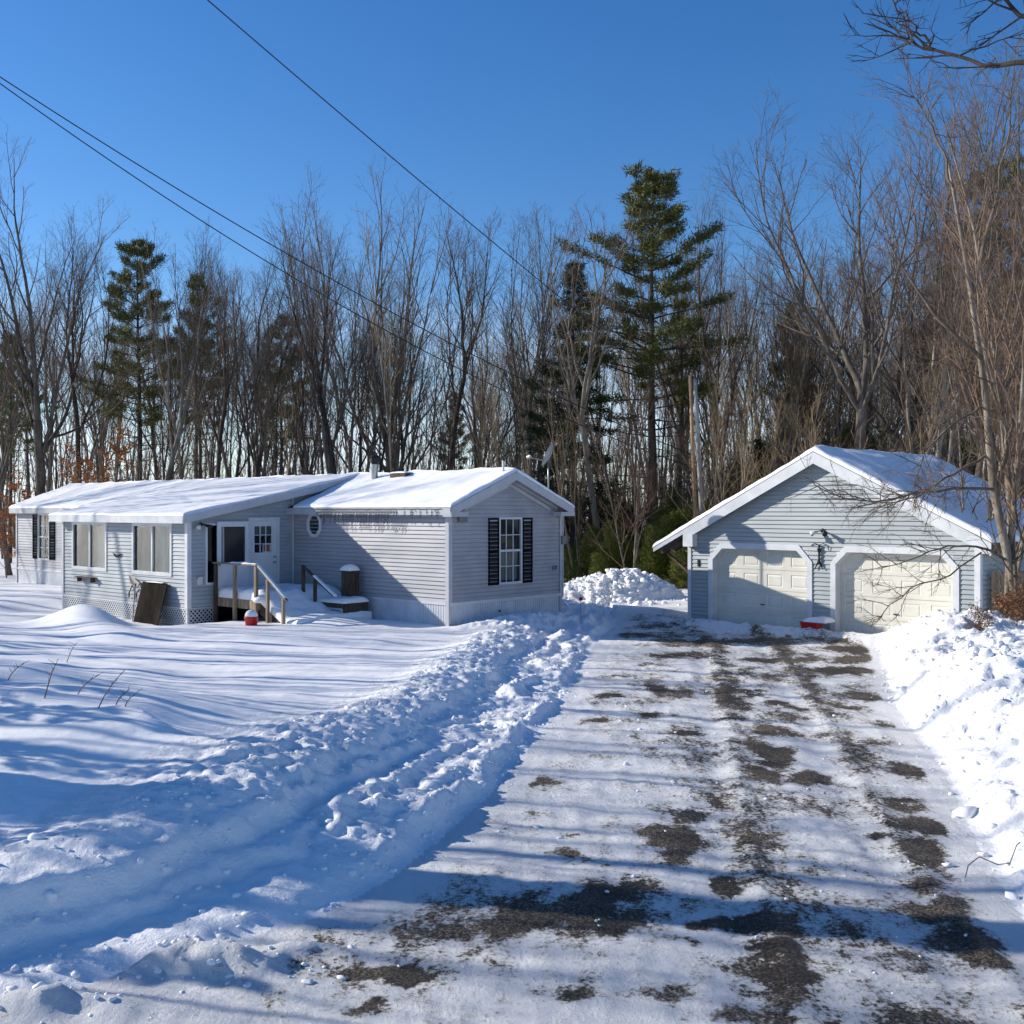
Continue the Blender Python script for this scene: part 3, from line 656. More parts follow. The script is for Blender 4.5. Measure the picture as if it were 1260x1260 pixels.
# lattice skirt
def lattice(X, a0,a1,z0,z1, parent, mat='trim', step=.13, w=.036, name='lattice_skirt'):
    mb = MB(X); Hh = z1-z0
    for sgn, off in ((1,.008),(-1,.014)):
        c = a0-Hh if sgn>0 else a0
        while c < (a1 if sgn>0 else a1+Hh):
            p0 = (c, z0); p1 = (c+sgn*Hh, z1)
            # clip on a
            def clip(p0, p1):
                (x0,y0),(x1,y1) = p0,p1; t0,t1 = 0,1
                dx = x1-x0
                for lo in ((a0-x0)/dx, (a1-x0)/dx): pass
                ta, tb = sorted(((a0-x0)/dx,(a1-x0)/dx)); t0 = max(t0,ta); t1 = min(t1,tb)
                return None if t1-t0 < .05 else ((x0+dx*t0,y0+(y1-y0)*t0),(x0+dx*t1,y0+(y1-y0)*t1))
            r = clip(p0,p1)
            if r:
                (x0,y0),(x1,y1) = r; h = w*.7
                mb.add([(x0-h,off,y0),(x0+h,off,y0),(x1+h,off,y1),(x1-h,off,y1),(x0-h,off+.006,y0),(x0+h,off+.006,y0),(x1+h,off+.006,y1),(x1-h,off+.006,y1)],
                       [(4,5,6,7),(0,1,5,4),(2,3,7,6),(1,2,6,5),(3,0,4,7)])
            c += step
    mb.box(a0-.02,a0+.03,.0,.03,z0,z1); mb.box(a1-.03,a1+.02,.0,.03,z0,z1); mb.box(a0,a1,.001,.029,z1-.04,z1+.0)
    return mb.build(name, mat, parent)
lattice(XAF, AX0, AX1, -.4, AZ0-.01, H); lattice(XAE, AY, -2.75, -.4, AZ0-.01, H, mat='trim_grey')
mb = MB(XAF); mb.box(AX0,AX1,-.9,-.88,-.5,AZ0); mb.build('crawl_space_shade','dark',H)  # black sheet behind the lattice paints the shade under the addition
# side window behind the storm door
w = dh_window(H, XAE, -2.98,-2.5,1.0,2.62, 1,1, split=False, label='narrow side window half hidden by the open storm door')
# entry door with nine panes
D0, D1, DZ0, DZ1 = -1.56, -.62, .66, 2.74
mb = MB(XAE); mb.prism([(D0-.07,DZ0-.04),(D0-.0,DZ0-.04),(D0,DZ1),(D1,DZ1),(D1,DZ0-.04),(D1+.09,DZ0-.04),(D1+.09,DZ1+.1),(D0-.07,DZ1+.1)], -.05,.05)
mb.build('door_frame','trim',H,bevel=.006)
g0,g1,gz0,gz1 = D0+.17, D1-.17, 1.80, 2.58
mb = MB(XAE); mb.ring(rectp(D0,D1,DZ0,DZ1), rectp(g0,g1,gz0,gz1), -.045,-.005)
door = mb.build('entry_door','door_entry',H)
mb = MB(XAE); mb.ring(rectp(D0+.12,D1-.12,DZ0+.18,1.62), rectp(D0+.15,D1-.15,DZ0+.21,1.59), -.006,.003); mb.build('raised_panel','door_entry',door)
MB(XAE).add([(g0,-.03,gz0),(g1,-.03,gz0),(g1,-.03,gz1),(g0,-.03,gz1)],[(0,1,2,3)]).build('glass','glass',door)
mb = MB(XAE)
for i in (1,2):
    a = g0+(g1-g0)*i/3; mb.box(a-.012,a+.012,-.028,-.003,gz0,gz1); z = gz0+(gz1-gz0)*i/3; mb.box(g0,g1,-.027,-.004,z-.012,z+.012)
mb.build('muntin','trim',door)
MB(XAE).box(g0-.1,g1+.1,-.7,-.68,gz0-.2,gz1+.1).build('dark_backing','dark',door)  # black plate paints the dim room behind the door panes
curtain(door, XAE, g0+.01,g1-.01,gz1-.24,gz1,-.08,'curtain',5,.015)
MB(XAE).box(g0+.33,g0+.56,-.036,-.034,gz0+.02,gz0+.23).build('notice','orange',door)
MB(XAE).ring(rectp(g0+.30,g0+.60,gz0-.0,gz0+.26), rectp(g0+.34,g0+.55,gz0+.04,gz0+.22), -.0335,-.0325).build('notice_border','trim',door)
for zz in (1.50,1.66): MB(XAE).lathe((D1-.07,0,zz),[(.012,-.005),(.035,.0),(.035,.02),(.025,.05),(.001,.055)],10,'y').build('door_knob','metal',door)
# storm door swung open flat against the wall
S0,S1 = -2.72,-1.68
st = MB(XAE).ring(rectp(S0,S1,.68,2.73), rectp(S0+.13,S1-.11,1.56,2.58), .09,.125).build('storm_door','door_entry',H,bevel=.004,label='white storm door standing open flat against the wall')
MB(XAE).box(S0+.12,S1-.1,.095,.118,.8,1.50).build('lower_panel','door_entry',st)
mb = MB(XAE).add([(S0+.12,.107,1.55),(S1-.1,.107,1.55),(S1-.1,.107,2.6),(S0+.12,.107,2.6)],[(0,1,2,3)]).build('glass','glass',st)
MB(XAE).lathe((S0+.06,.125,1.5),[(.02,0),(.02,.05),(.001,.06)],8,'y').build('handle','metal_black',st)
MB(XAE).box(S0+.12,S1-.1,.02,.03,1.54,2.60).build('dark_backing','dark',st)  # near-black sheet hung over the siding behind the storm door glass
# lamps, vent, fittings
def flood(parent, X, a, z, sgn=1):
    b = MB(X); b.lathe((a,.0,z),[(.06,.012),(.06,.04),(.04,.05)],12,'y'); base = b.build('flood_light','metal_black',parent)
    for s in (-1,1):
        mb = MB(X); c0 = (a+s*.03,.05,z); c1 = (a+s*.13,.16,z-.04)
        mb.tube([c0,(a+s*.08,.10,z-.02),c1,(a+s*.2,.26,z-.09)],[.015,.02,.045,.07],10); mb.build('lamp_head','white_lamp' if s<0 else 'metal_black',base,smooth=True)
flood(H, XAE, -3.2, 2.66)
mb = MB(XAE); mb.box(-3.33,-3.17,.012,.08,.96,1.13); mb.prism([(-3.35,1.13),(-3.15,1.13),(-3.19,1.18),(-3.31,1.18)],.012,.1); mb.build('dryer_vent','white_lamp',H)
# little wall shelf under the left window
mb = MB(XAF); mb.box(-13.0,-11.9,.02,.2,.93,.96); mb.prism([(-12.9,.93),(-12.86,.93),(-12.86,.8),(-12.9,.92)],.02,.18); mb.prism([(-12.04,.93),(-12.0,.93),(-12.0,.8),(-12.04,.92)],.02,.18)
mb.build('wall_shelf','wood_dark',H)
mb = MB(XAF); mb.tube([(-10.85,.04,2.0-.25),(-10.7,.05,1.93-.25),(-10.6,.06,1.9-.25),(-10.45,.05,1.96-.25),(-10.3,.04,1.99-.25)],[.01,.03,.035,.03,.01],6); mb.build('wall_ornament','wood_dark',H)
mb = MB(XAF); mb.tube([(-9.72,.03,.82),(-9.72,.12,.62),(-9.72,.12,.45),(-9.55,.12,.45)],.022,6); mb.tube([(-9.3,.03,.72),(-9.3,.12,.6),(-9.3,.12,.48)],.022,6); mb.build('pipe_elbow','metal_black',H)
# icicle light string under the main eave
ic = MB(lambda a,b,c:(a,-OV-.035-b,c)); rn = random.Random(5)
x = -5.22
while x < .0:
    dens = 1 if x < -1.8 else .45
    if rn.random() < dens:
        l = rn.choice((.12,.22,.32,.42))*(1 if x<-2 else .55)
        ic.tube([(x,0,ezb+.09),(x+rn.uniform(-.02,.02),.006,ezb+.09-l/2),(x+rn.uniform(-.02,.02),.01,ezb+.09-l)],.005,4)
        for q in range(int(l/.07)): ic.box(x-.006,x+.006,-.002,.012,ezb+.04-q*.07-.03,ezb+.04-q*.07)
    x += .062
ic.tube([(-5.4+i*.235,0,ezb+.10+.012*(i%2)) for i in range(24)],.008,4)
o = ic.build('icicle_lights','lights',None,label='string of icicle lights hanging under the snowy eave',cat='string lights'); o.location=(HPx,HPy,0); o.rotation_euler=(0,0,HA)

# ------------------------------------------------------------------ porch deck with steps (free standing beside the door)
DK = empty('porch_deck', (HPx,HPy,0), HA, label='small raised wooden porch with railings and snow filled steps at the entry door', cat='porch')
def D(b): return b
dx0, dx1, dy0, dy1, dz = AX1+.06, -4.53, -2.71, -.12, .58
mb = MB(); y = dy0
while y < dy1-.05: mb.box(dx0,dx1,y,min(y+.135,dy1),dz-.04,dz); y += .142
mb.build('deck_boards','wood_old',DK)
mb = MB(); mb.box(dx0,dx1,dy0-.042,dy0-.002,dz-.24,dz-.0); mb.box(dx1+.002,dx1+.042,dy0,dy1,dz-.24,dz-.001); mb.build('rim_joist','wood_old',DK,bevel=.004)
for (x,y,zt,zb) in ((dx0+.1,dy0-.09,1.54,-.5),(dx0+1.05,dy0-.09,1.54,-.5),(dx1-.05,dy0-.09,1.58,-.5)):
    MB().box(x-.045,x+.045,y-.045,y+.045,zb,zt).build('post','wood_old' if x>dx0+.5 else 'wood_dark',DK,bevel=.005)
MB().box(dx0+.02,dx1+.02,dy0-.16,dy0-.02,1.545,1.585).build('hand_rail','wood_old',DK,bevel=.005)
roof_snow('rail_snow', DK, dx0+.9,dx1+.02,dy0-.155,dy0-.025, lambda x,y:1.585+0*x, .03, rnd=.05, seed=3, step=.05, overhang=.0)
mb = MB(); mb.box(dx0+.05,dx1-.1,-.5,-.46,-.5,dz-.05); mb.build('shade_sheet','shade_dark',DK)  # dark sheet added under the deck to paint the shade there
# left stair rail
def stair_rail(y, x0, x1, z0, z1, posts, mat):
    MB().bar((x0,y,z0),(x1,y,z1),.09,.04).build('stair_rail',mat,DK,bevel=.004)
    for (x,zt) in posts: MB().box(x-.04,x+.04,y-.04,y+.04,-.35,zt).build('post',mat,DK,bevel=.005)
stair_rail(dy0-.09, -4.56,-3.2,1.58,.68, [(-4.05,1.2),(-3.35,.74)],'wood_old')
stair_rail(-1.30, -4.53,-3.12,1.50,.72, [(-4.48,1.48),(-3.95,1.14)],'wood_dark')
MB().bar((-4.0,-1.30,1.24),(-3.05,-1.30,.72),.10,.035).build('rail_snow','snow_smooth',DK,bevel=.012)
MB().bar((-4.5,dy0-.09,1.575),(-3.25,dy0-.09,.755),.085,.022).build('rail_snow','snow_smooth',DK,bevel=.008)
# stringer and treads
mb = MB()
for yy in (dy0-.0,-1.36): mb.prism_=None; mb.add([(dx1,yy,dz-.05),(dx1,yy,dz-.35),(-3.3,yy,-.35),(-3.1,yy,-.2),(dx1,yy+.04,dz-.05),(dx1,yy+.04,dz-.35),(-3.3,yy+.04,-.35),(-3.1,yy+.04,-.2)],[(0,1,2,3),(7,6,5,4),(0,3,7,4),(0,4,5,1),(1,5,6,2),(2,6,7,3)])
mb.build('stringer','wood_dark',DK)
for k in range(3):
    x = dx1+.04+k*.32; z = dz-.18*(k+1)
    MB().box(x,x+.30,dy0+.02,-1.34,z-.04,z).build('tread','wood_old',DK,bevel=.004)
# snow on deck flowing down over the steps
def zdeck(x, y): return np.where(x < dx1-.02, dz, np.maximum(dz-.03-(x-dx1)*.50, -.02))
roof_snow('porch_snow', DK, dx0+.02,-2.9,dy0+.0,-.14, zdeck, .26, rnd=.16, seed=12, edges=(0,0,1,0), step=.07, overhang=.02)
MB().lathe((dx1+.02,dy0+.02,dz-.01),[(.001,-.02),(.18,-.02),(.22,.03),(.19,.10),(.10,.16),(.001,.18)],14).build('step_snow','snow_smooth',DK,smooth=True)
# lattice landing beside the steps with a tall wooden planter box
LD = empty('lattice_landing', (HPx,HPy,0), HA, label='low landing with lattice front and snow on top beside the porch steps', cat='landing')
mb = MB(); mb.box(-4.1,-2.95,-1.1,-.25,.44,.50); mb.box(-3.02,-2.94,-1.13,-1.05,-.35,.5); mb.box(-4.1,-2.94,-1.14,-1.10,.36,.5); mb.box(-2.95,-2.91,-1.1,-.25,.0,.5); mb.build('landing_top','wood_dark',LD,bevel=.004)
lattice(wallX('front',-1.12), -4.05,-2.98,-.25,.37, LD, mat='trim_grey', step=.15, w=.03, name='lattice_panel')
MB().box(-4.0,-3.0,-.6,-.58,-.3,.42).build('shade_sheet','shade_dark',LD)  # dark sheet behind the lattice paints the shade beneath the landing
roof_snow('landing_snow', LD, -4.0,-2.93,-1.12,-.28, lambda x,y:.50+0*x, .13, rnd=.15, seed=15, step=.06)
PB = empty('wooden_bin', (HPx,HPy,0), HA, label='tall narrow dark wooden bin capped with snow against the wall by the porch', cat='bin')
mb = MB()
for k in range(3): mb.box(-3.72+k*.13,-3.72+k*.13+.122,-.56,-.53,.5,1.32-.01*(k%2))
for k in range(2): mb.box(-3.36,-3.33,-.52+k*.15,-.52+k*.15+.14,.5,1.31)
mb.box(-3.72,-3.69,-.52,-.24,.5,1.3); mb.box(-3.69,-3.37,-.26,-.24,.5,1.3); mb.build('bin_boards','wood_dark',PB,bevel=.004)
MB().box(-3.75,-3.31,-.59,-.21,1.325,1.35).build('lid','wood_dark',PB,bevel=.004)
roof_snow('snow_cap', PB, -3.72,-3.36,-.56,-.25, lambda x,y:1.352+0*x, .15, rnd=.17, seed=19, step=.05)
# things standing around
def at_house(name, parent_loc, **kw): return empty(name, (HPx,HPy,0), HA, **kw)
o = at_house('leaning_board', None, label='large dark plywood sheet leaning against the lattice skirt', cat='board')
mb = MB(lambda a,b,c:(a-.03*(c), AY-.42+.27*c+b, c)); mb.box(-8.85,-7.5,-.0,.03,-.35,.98); mb.build('sheet','board',o,bevel=.004)
roof_snow('edge_snow', o, -8.6,-7.7,AY-.17,AY-.11, lambda x,y:.975+0*x, .03, rnd=.05, seed=23, step=.05, overhang=0)
o = at_house('snow_shovel', None, label='black snow shovel blade propped up against the siding left of the leaning board', cat='shovel')
MB().add([(-9.75,AY-.12,1.15),(-9.15,AY-.10,.92),(-9.18,AY-.16,.80),(-9.5,AY-.2,.90),(-9.75,AY-.1,1.13),(-9.15,AY-.08,.90),(-9.18,AY-.14,.78),(-9.5,AY-.18,.88)],[(0,1,2,3),(7,6,5,4),(0,4,5,1),(1,5,6,2),(2,6,7,3),(3,7,4,0)]).build('blade','metal_black',o)
MB().tube([(-9.3,AY-.15,.9),(-9.0,AY-.4,-.2)],.015,8).build('handle','wood_old',o)
o = at_house('red_bucket', None, label='red bucket with a snow cap standing at the foot of the porch', cat='bucket')
mb = MB().lathe((-4.0,-3.35,-.04),[(.001,0),(.14,0),(.18,.26),(.19,.27),(.19,.29),(.165,.29),(.15,.27),(.001,.26)],18).build('pail','red',o,smooth=True)
MB().lathe((-4.0,-3.35,.24),[(.001,-.02),(.165,.0),(.17,.05),(.13,.14),(.06,.18),(.001,.19)],16).build('snow_cap','snow_smooth',o,smooth=True)
o = at_house('blue_jug', None, label='blue plastic jug in the dark under the porch', cat='jug')
MB().lathe((-5.6,-2.2,-.28),[(.001,0),(.11,0),(.12,.05),(.12,.24),(.08,.3),(.03,.33),(.03,.36),(.001,.36)],14).build('jug_body','blue',o,smooth=True)
# satellite dish on a mast on the rear roof slope
sd = empty('satellite_dish', (HPx,HPy,0), HA, label='grey satellite dish on a thin mast above the rear roof slope', cat='satellite dish')
bx, by = -.1, 4.2; bz = float(zroof(0,by))
MB().tube([(bx,by,bz-.02),(bx,by,bz+1.12)],.024,8).build('mast','metal',sd,smooth=True)
A = R(18); dirv = Vector((math.cos(R(212)),math.sin(R(212)),.45)).normalized()
def dishX(c, d):
    u = d.cross(Vector((0,0,1))).normalized(); v = u.cross(d)
    return lambda a,b,cc: tuple(c + u*a + v*cc + d*b)
dc = Vector((bx,by,bz+1.28)); X = dishX(dc, dirv)
mb = MB(X); mb.lathe((0,0,0),[(.001,-.07),(.14,-.055),(.26,-.02),(.36,.03),(.375,.035),(.36,.022),(.26,-.03),(.14,-.067),(.001,-.082)],24,'y'); mb.build('reflector','dish',sd,smooth=True)
tip = Vector(X(0,.5,-.30)); mb = MB(); mb.bar(tuple(dc+Vector((0,0,-.2))), tuple(tip), .03,.03); mb.build('feed_arm','dish',sd)
MB().tube([tuple(tip-Vector((.06,0,0))),tuple(tip+Vector((.06,0,.03)))],.045,8).build('feed_horn','white_lamp',sd)
# pink ball marker by the house corner
mk = empty('driveway_marker', (2.02,31.0,float(terrain(np.array([2.02]),np.array([31.0]))[0])), 0, label='thin driveway marker stake with a red top beside the house corner', cat='marker')
MB().tube([(0,0,-.1),(0,0,.55)],.012,6).build('stake','metal',mk); MB().lathe((0,0,.55),[(.001,0),(.05,.02),(.06,.06),(.05,.1),(.001,.12)],10).build('top','red',mk,smooth=True)
# ------------------------------------------------------------------ garage
G = empty('garage', (GLx,GLy,0), GA, label='two door light blue grey sided garage with snow on its gable roof', cat='garage')
GW, GD, GB = 8.39, 6.6, -.3
GC = GW/2; GR = 4.50; GS = .5
XG = wallX('front', 0)
def zg(x, y): return GR+.10 - GS*np.abs(x-GC)
doors = [(.86,3.88),(4.71,7.78)]; DT = 1.97; CH = .32
class GG:
    ztop = GR-.02; breaks = [GR-GS*GC]
    def __call__(s, z):
        ze = GR-GS*GC
        if z <= ze: return (0, GW)
        t = (z-ze)/(GR-ze); return (GC*t, GW-GC*t)
siding('front_wall','siding_garage',G,XG,None,GB+.1,.115,GG(),[(a0,a1,-.5,DT) for a0,a1 in doors])
mb = MB()
ze = GR-GS*GC
mb.add([(0,0,GB),(0,GD,GB),(0,GD,ze),(0,0,ze)],[(0,1,2,3)]); mb.add([(0,GD,GB),(GW,GD,GB),(GW,GD,ze),(GC,GD,GR),(0,GD,ze)],[(0,1,2,3,4)]); mb.build('rear_wall','siding_garage',G)
siding('side_wall','siding_garage',G,wallX('end',GW),None,GB+.1,.115,Rect(0,GD,ze))
for bx_ in ((-.02,.1,-.04,-.026,GB,ze-.05),(GW-.1,GW+.04,-.04,-.026,GB,ze-.05),(GW+.026,GW+.04,-.026,.1,GB,ze-.05)): MB().box(*bx_).build('corner_trim','trim',G)
for a0,a1 in doors:
    outer = [(a0-.15,GB),(a0-.15,DT-CH+.03),(a0+CH-.06,DT+.16),(a1-CH+.06,DT+.16),(a1+.15,DT-CH+.03),(a1+.15,GB)]
    inner = [(a0,GB),(a0,DT-CH),(a0+CH,DT),(a1-CH,DT),(a1,DT-CH),(a1,GB)]
    mb = MB(XG); n = 6; vs = [(p[0],b,p[1]) for b in (-.02,.045) for q in (outer,inner) for p in q]; fs = []
    for i in range(5):
        j=i+1; fs += [(i,j,n+j,n+i),(2*n+i,3*n+i,3*n+j,2*n+j),(i,2*n+i,2*n+j,j),(n+i,n+j,3*n+j,3*n+i)]
    mb.add(vs, fs)
    # corner infills and deep jambs
    for (p,q,r) in (((a0,DT-CH),(a0,DT),(a0+CH,DT)),((a1,DT-CH),(a1-CH,DT),(a1,DT))): mb.add([(p[0],.01,p[1]),(q[0],.01,q[1]),(r[0],.01,r[1])],[(0,1,2)])
    rec = -.24
    seq = inner
    for i in range(5): mb.add([(seq[i][0],.0,seq[i][1]),(seq[i+1][0],.0,seq[i+1][1]),(seq[i+1][0],rec,seq[i+1][1]),(seq[i][0],rec,seq[i][1])],[(0,1,2,3)])
    mb.build('door_trim','trim',G)
    # sectional door with raised panels
    mb = MB(XG); b = -.20; rows = 4; hh = (DT-GB)/rows
    mb.box(a0-.03,a1+.03,b-.05,b-.012,GB,DT+.05)
    for r in range(rows):
        z0 = GB+r*hh; z1 = z0+hh-.012; mb_z0 = z0+.006
        cols = 4; cw = (a1-a0)/cols
        for c in range(cols):
            c0 = a0+c*cw; c1 = c0+cw
            p0,p1,q0,q1 = c0+.13,c1-.13,z0+.10,z1-.10
            V4 = [(c0,b,mb_z0),(c1,b,mb_z0),(c1,b,z1),(c0,b,z1),(p0,b,q0),(p1,b,q0),(p1,b,q1),(p0,b,q1)]
            i = .022; V4 += [(p0+i,b-.014,q0+i),(p1-i,b-.014,q0+i),(p1-i,b-.014,q1-i),(p0+i,b-.014,q1-i)]
            i = .06; V4 += [(p0+i,b-.002,q0+i),(p1-i,b-.002,q0+i),(p1-i,b-.002,q1-i),(p0+i,b-.002,q1-i)]
            fs = []
            for k in range(4):
                j=(k+1)%4; fs += [(k,j,4+j,4+k),(4+k,4+j,8+j,8+k),(8+k,8+j,12+j,12+k)]
            fs.append((12,13,14,15)); mb.add(V4, fs)
    dr = mb.build('garage_door','door_white',G)
    MB(XG).box((a0+a1)/2-.06,(a0+a1)/2+.06,b,b+.03,.42,.45).build('handle','metal_black',dr)
# roof
OVL, OVR, OF = 1.12, .38, .24
mb = MB(XG)
mb.prism([(-OVL,GR+.02-GS*(GC+OVL)),(GC,GR+.02),(GW+OVR,GR+.02-GS*(GC+OVR)),(GW+OVR,GR+.10-GS*(GC+OVR)),(GC,GR+.10),(-OVL,GR+.10-GS*(GC+OVL))], -GD-.2, OF)
mb.build('roof','shingle',G)
mb = MB(XG)
def rk(a, c, d0, d1, b0, b1):
    za = GR-GS*abs(a-GC); zc = GR-GS*abs(c-GC); mb.prism([(a,za+d0),(c,zc+d0),(c,zc+d1),(a,za+d1)], b0, b1)
rk(-.02,GC,-.22,.085,OF+.002,OF+.03); rk(GW+.38,GC,-.22,.085,OF+.002,OF+.03)
rk(-OVL,-.02,-.03,.085,OF+.002,OF+.026)
z0 = GR-GS*(GC+.0)
mb.prism([(-.02,z0-.40),(.32,z0-.40),(.32,z0-.03),(-.02,z0-.2)],.03,OF+.034); zr = GR-GS*(GC+.38)
mb.prism([(GW+.06,z0-.36),(GW+.38,z0-.36),(GW+.38,zr-.1),(GW+.06,z0-.06)],.03,OF+.034)
mb.build('rake_board','trim',G)
mb = MB(XG); mb.add([(-.02,.016,z0-.03),(GC,.016,GR-.02),(GC,OF,GR-.02),(-.02,OF,z0-.03)],[(0,1,2,3)]); mb.add([(GW+.35,.016,zr-.03),(GC,.016,GR-.021),(GC,OF,GR-.021),(GW+.35,OF,zr-.03)],[(0,1,2,3)]); mb.build('soffit','trim_grey',G)
mb = MB(); 
for y in np.arange(.1,GD,.6): mb.bar((-OVL+.03,y,GR-.05-GS*(GC+OVL)),(.0,y,z0-.05),.04,.09)
mb.box(GW+.35,GW+.39,-OF,GD+.2,zr-.16,zr+.0)
mb.build('rafter_tails','soffit',G)
mb = MB(); mb.bar((-.9,.15,1.78),(-.02,.15,1.15),.07,.07); mb.build('eave_brace','soffit',G)
roof_snow('roof_snow', G, -OVL,GC+.01,-OF,GD+.2, zg, .13, seed=31, edges=(1,0,1,1), step=.12)
roof_snow('roof_snow', G, GC+.01,GW+OVR,-OF,GD+.2, zg, .15, seed=37, edges=(0,1,1,1), step=.12)
flood(G, XG, 4.33, 2.52)
mb = MB(XG); mb.box(.33,.39,.016,.05,1.43,1.62); mb.build('keypad','metal_black',G)
hg = empty('wind_ornament', (GLx,GLy,0), GA, label='small black iron figure hanging from a scroll bracket between the garage doors', cat='ornament')
mb = MB(XG); mb.tube([(4.0,.03,2.12),(4.12,.05,2.18),(4.25,.06,2.14),(4.38,.06,2.18),(4.5,.05,2.12),(4.52,.05,2.0)],.011,6); mb.build('bracket','metal_black',hg)
mb = MB(XG); mb.tube([(4.25,.06,2.14),(4.25,.06,1.62)],.03,6); mb.tube([(4.25,.06,1.74),(4.12,.06,1.5)],[.03,.012],6); mb.tube([(4.25,.06,1.72),(4.36,.06,1.5)],[.03,.012],6); mb.tube([(4.25,.06,2.05),(4.25,.06,1.95)],[.055,.04],8); mb.build('figure','metal_black',hg)
rb = empty('red_tote', (GLx,GLy,.10), GA, label='red plastic tote half buried in snow between the garage doors', cat='tote')
mb = MB(XG); mb.add([(4.04,.28,-.19),(4.44,.28,-.19),(4.44,.56,-.19),(4.04,.56,-.19),(4.0,.24,.03),(4.48,.24,.03),(4.48,.60,.03),(4.0,.60,.03)],[(3,2,1,0),(0,1,5,4),(1,2,6,5),(2,3,7,6),(3,0,4,7),(4,5,6,7)])
mb.box(3.98,4.50,.22,.62,.03,.05); mb.build('tote_body','red',rb,bevel=.012)
roof_snow('snow_cap', rb, 4.18,4.75,-.66,-.2, lambda x,y:.056+0*x, .12, rnd=.15, seed=41, step=.05)
lp = []
for k in range(40): lp.append((0,0,0))
# ------------------------------------------------------------------ stockade fence right of the garage
FX, FY = GLx+GW*math.cos(GA)+.35, GLy+GW*math.sin(GA)+.15
fn = empty('stockade_fence', (FX,FY,0), R(12), label='brown wooden stockade fence at the right corner of the garage', cat='fence')
rn = random.Random(2)
x = 0
mb = MB()
while x < 6.5:
    w = rn.uniform(.10,.13); h = 1.62+rn.uniform(-.03,.03); d = rn.uniform(-.006,.006)
    mb.prism([(x,-.6),(x+w,-.6),(x+w,h-.05),(x+w/2,h),(x,h-.05)], d, d+.022); x += w+.012
mb.build('pickets','wood_fence',fn)
for x in (0.4,3.3,6.2): MB().box(x-.05,x+.05,.03,.13,-.5,1.5).build('post','wood_fence',fn)
for z in (.3,.9,1.4): MB().box(0,6.5,.025,.06,z,z+.07).build('rail','wood_fence',fn)
# ------------------------------------------------------------------ trees
def norm(v): return v/(np.linalg.norm(v)+1e-9)
def tubes_np(branches):
    """branches: list of (pts (n,3), radii (n,), sides) -> V,Q"""
    Vs, Qs = [], []; off = 0; by = {}
    for p, r, k in branches: by.setdefault((len(p), k), []).append((p, r))
    for (n, k), lst in by.items():
        P = np.array([a for a,_ in lst]); Rr = np.array([b for _,b in lst]); B = len(lst)
        d = np.empty_like(P); d[:,1:-1] = P[:,2:]-P[:,:-2]; d[:,0] = P[:,1]-P[:,0]; d[:,-1] = P[:,-1]-P[:,-2]
        d /= np.linalg.norm(d,axis=-1,keepdims=True)+1e-9
        ref = np.where(np.abs(d[...,2:3])>.9, np.array([1.,0,0]), np.array([0,0,1.]))
        a = np.cross(d, ref); a /= np.linalg.norm(a,axis=-1,keepdims=True)+1e-9; b = np.cross(d, a)
        th = np.arange(k)*2*np.pi/k
        ring = P[:,:,None,:] + Rr[:,:,None,None]*(a[:,:,None,:]*np.cos(th)[None,None,:,None] + b[:,:,None,:]*np.sin(th)[None,None,:,None])
        Vs.append(ring.reshape(-1,3))
        I = np.arange(B*n*k).reshape(B,n,k)+off; J = np.roll(I,-1,axis=2)
        Qs.append(np.stack([I[:,:-1],J[:,:-1],J[:,1:],I[:,1:]],-1).reshape(-1,4)); off += B*n*k
    return np.concatenate(Vs), [np.concatenate(Qs)]
